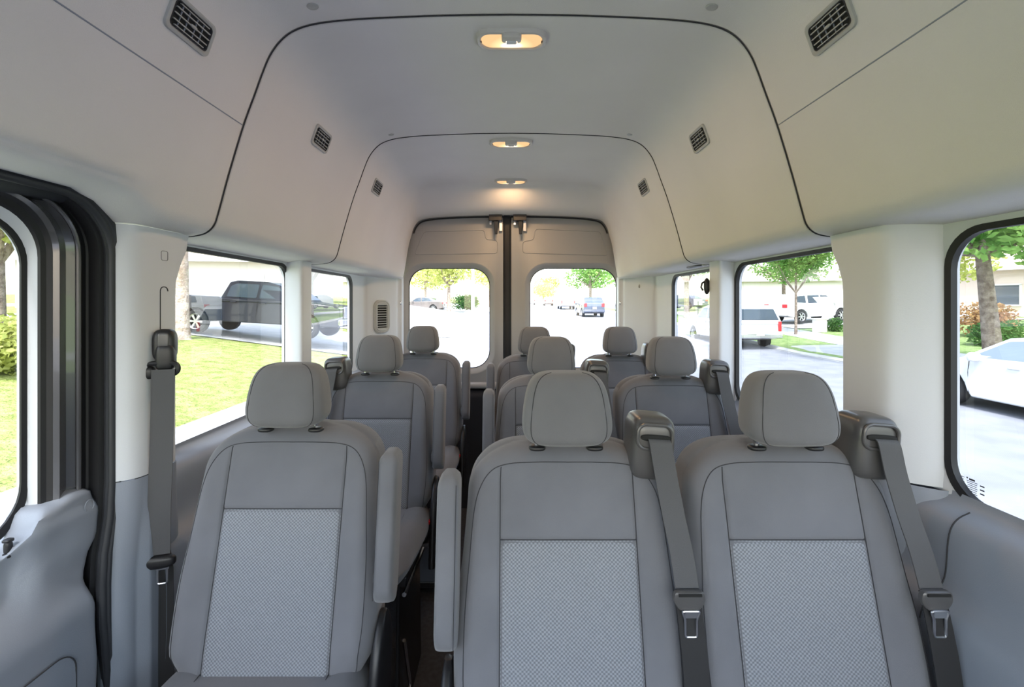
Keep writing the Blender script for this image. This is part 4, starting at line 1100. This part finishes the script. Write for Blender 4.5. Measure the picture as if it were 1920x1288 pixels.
bush('shrub', place(17.6, 24.4), .55, .75, M['leafd'], 'small clipped shrub on the lawn in front of the driveway SUV', seed=7, n=1500, size=.1)
# stone block beside the clipped shrub
mb = MB(); mb.box((0,0,.35),(.55,.4,.7)); mb.box((0,0,.72),(.65,.5,.08)); tag(mb.build('stone_pillar', M['stucco'], loc=place(16.5, 24.2), bevel=.03), 'low pale stone post on the lawn beside the small clipped shrub', 'post')
# lamp post
r = empty('street_lamp', place(-3.3, 40.0)); tag(r, 'white street lamp post seen through the left rear window', 'lamp post')
mb = MB(); mb.tube([(0,0,-.2),(0,0,3),(0,0,7)], lambda t: .16-.06*t, 12); mb.build('pole', M['pole'], r)
mb = MB(); mb.tube([(0,0,6.9),(.5,0,7.4),(1.6,0,7.5)], .05); mb.sell((1.8,0,7.45),(.35,.14,.08),(3,3)); mb.build('lamp_arm', M['pole'], r)
# mailbox / sign on right
r = empty('yard_sign', place(14.9, 36.0)); tag(r, 'small white sign on a thin black post by the right sidewalk', 'sign')
mb = MB(); mb.box((0,0,.5),(.05,.05,1.4)); mb.build('post', M['black'], r); mb = MB(); mb.box((0,0,1.15),(.7,.04,.5)); mb.build('sign_board', M['garage'], r, bevel=.02)
# white rail fence far left
r = empty('rail_fence', place(-15.5, 12.6)); tag(r, 'white rail fence behind the bushes, seen through the sliding door window', 'fence')
mb = MB(); mb.box((0,0,1.35),(9,.06,.10)); mb.build('top_rail', M['garage'], r); mb = MB(); mb.box((0,0,.8),(9,.05,.08)); mb.build('mid_rail', M['garage'], r)
for k in range(5):
    mb = MB(); mb.box((-4.2+2.1*k,0,.6),(.12,.12,1.7)); mb.build('post', M['garage'], r)
# houses
def house(loc, rz, w, d, h, label, wall, gar=None, wins=(), rh=1.8):
    r = empty('house', loc, rz); tag(r, label, 'house')
    mb = MB(); mb.box((0,d/2,h/2-.5),(w,d,h+1)); mb.build('wall', wall, r, smooth=False)
    mb = MB(); e = .5
    a = [(-w/2-e,-e,h),(w/2+e,-e,h),(w/2+e,d+e,h),(-w/2-e,d+e,h),(-w/4,d/2,h+rh),(w/4,d/2,h+rh)]
    mb.add(a, [(0,1,5,4),(1,2,5),(2,3,4,5),(3,0,4),(3,2,1,0)]); mb.build('roof', M['tile'], r, smooth=False)
    mb = MB(); mb.box((0,-.5,h-.06),(w+1.0,.08,.2)); mb.build('fascia', M['garage'], r)
    if gar:
        mb = MB(); mb.box((gar,-.03,1.1),(4.6,.08,2.2))
        for k in range(4): mb.box((gar,-.08,.3+.55*k),(4.4,.03,.42))
        mb.build('garage_door', M['garage'], r, smooth=False)
    for x in wins:
        mb = MB(); mb.box((x,-.02,1.5),(1.5,.06,1.2)); f_ = mb.build('window', M['cglass'], r, smooth=False)
        mb = MB(); mb.box((x,-.04,2.15),(1.7,.1,.1)); mb.box((x,-.04,.85),(1.7,.1,.1)); mb.box((x-.8,-.04,1.5),(.1,.1,1.3)); mb.box((x+.8,-.04,1.5),(.1,.1,1.3)); mb.build('window_frame', M['garage'], f_, smooth=False)
    return r
house((-18.5, 23.5, ZC-.7), .1, 13, 9, 3.0, 'white stucco house with garage behind the pickup truck', M['stucco'], gar=3.2, wins=(-3,))
house((-26, 9, ZC-.3), 1.2, 12, 9, 3.0, 'pale house behind the fence, seen through the sliding door window', M['stucco'], wins=(-3,2))
house((31, 28.5, ZC-1.0), -1.25, 14, 9, 3.2, 'pale pinkish house beyond the thick tree trunk on the right', M['stuccop'], wins=(-4,0))
house((30, 49, ZC-.7), -.3, 12, 9, 3.2, 'house behind the driveway SUV on the right', M['stucco'], gar=-2)
house((-17, 66, ZC-.1), .2, 14, 9, 3.2, 'pale house far back beyond the left rear window', M['stucco'], gar=2)

# ---------------------------------------------------------------- light, sky, camera
w = bpy.data.worlds.new('World'); bpy.context.scene.world = w; w.use_nodes = True
n = w.node_tree; n.nodes.clear()
o = n.nodes.new('ShaderNodeOutputWorld'); b = n.nodes.new('ShaderNodeBackground')
sky = n.nodes.new('ShaderNodeTexSky'); sky.sky_type = 'NISHITA'; sky.sun_disc = False
sky.sun_elevation = math.radians(48); sky.sun_rotation = math.radians(190); sky.air_density = 1.4; sky.dust_density = 1.8; sky.ozone_density = 1.5
hsv = n.nodes.new('ShaderNodeHueSaturation'); hsv.inputs['Saturation'].default_value = .62
n.links.new(sky.outputs[0], hsv.inputs['Color']); n.links.new(hsv.outputs[0], b.inputs[0]); n.links.new(b.outputs[0], o.inputs[0])
b.inputs[1].default_value = .28
sun = bpy.data.lights.new('sun', 'SUN'); sun.energy = 2.6; sun.angle = math.radians(4); sun.color = (1,.97,.93)
so = bpy.data.objects.new('sun', sun); C.objects.link(so)
dirn = Vector((.12, .52, -.86)); so.rotation_euler = dirn.to_track_quat('-Z', 'Y').to_euler(); so.location = (0,0,30)

cam = bpy.data.cameras.new('camera'); co = bpy.data.objects.new('camera', cam); C.objects.link(co)
co.location = (0, 0, ZC); co.rotation_euler = (PI/2, 0, 0)
cam.sensor_width = 36; cam.lens = 850/1920*36; cam.shift_x = 3/1920; cam.shift_y = -76/1920; cam.clip_start = .02; cam.clip_end = 600
sc = bpy.context.scene; sc.camera = co
sc.view_settings.view_transform = 'Standard'; sc.view_settings.look = 'None'; sc.view_settings.gamma = 1; sc.view_settings.use_curve_mapping = False
sc.view_settings.exposure = 1.92
sc.cycles.use_denoising = True
sc.cycles.max_bounces = 10; sc.cycles.diffuse_bounces = 5; sc.cycles.glossy_bounces = 4; sc.cycles.transparent_max_bounces = 16
sc.cycles.sample_clamp_indirect = 6
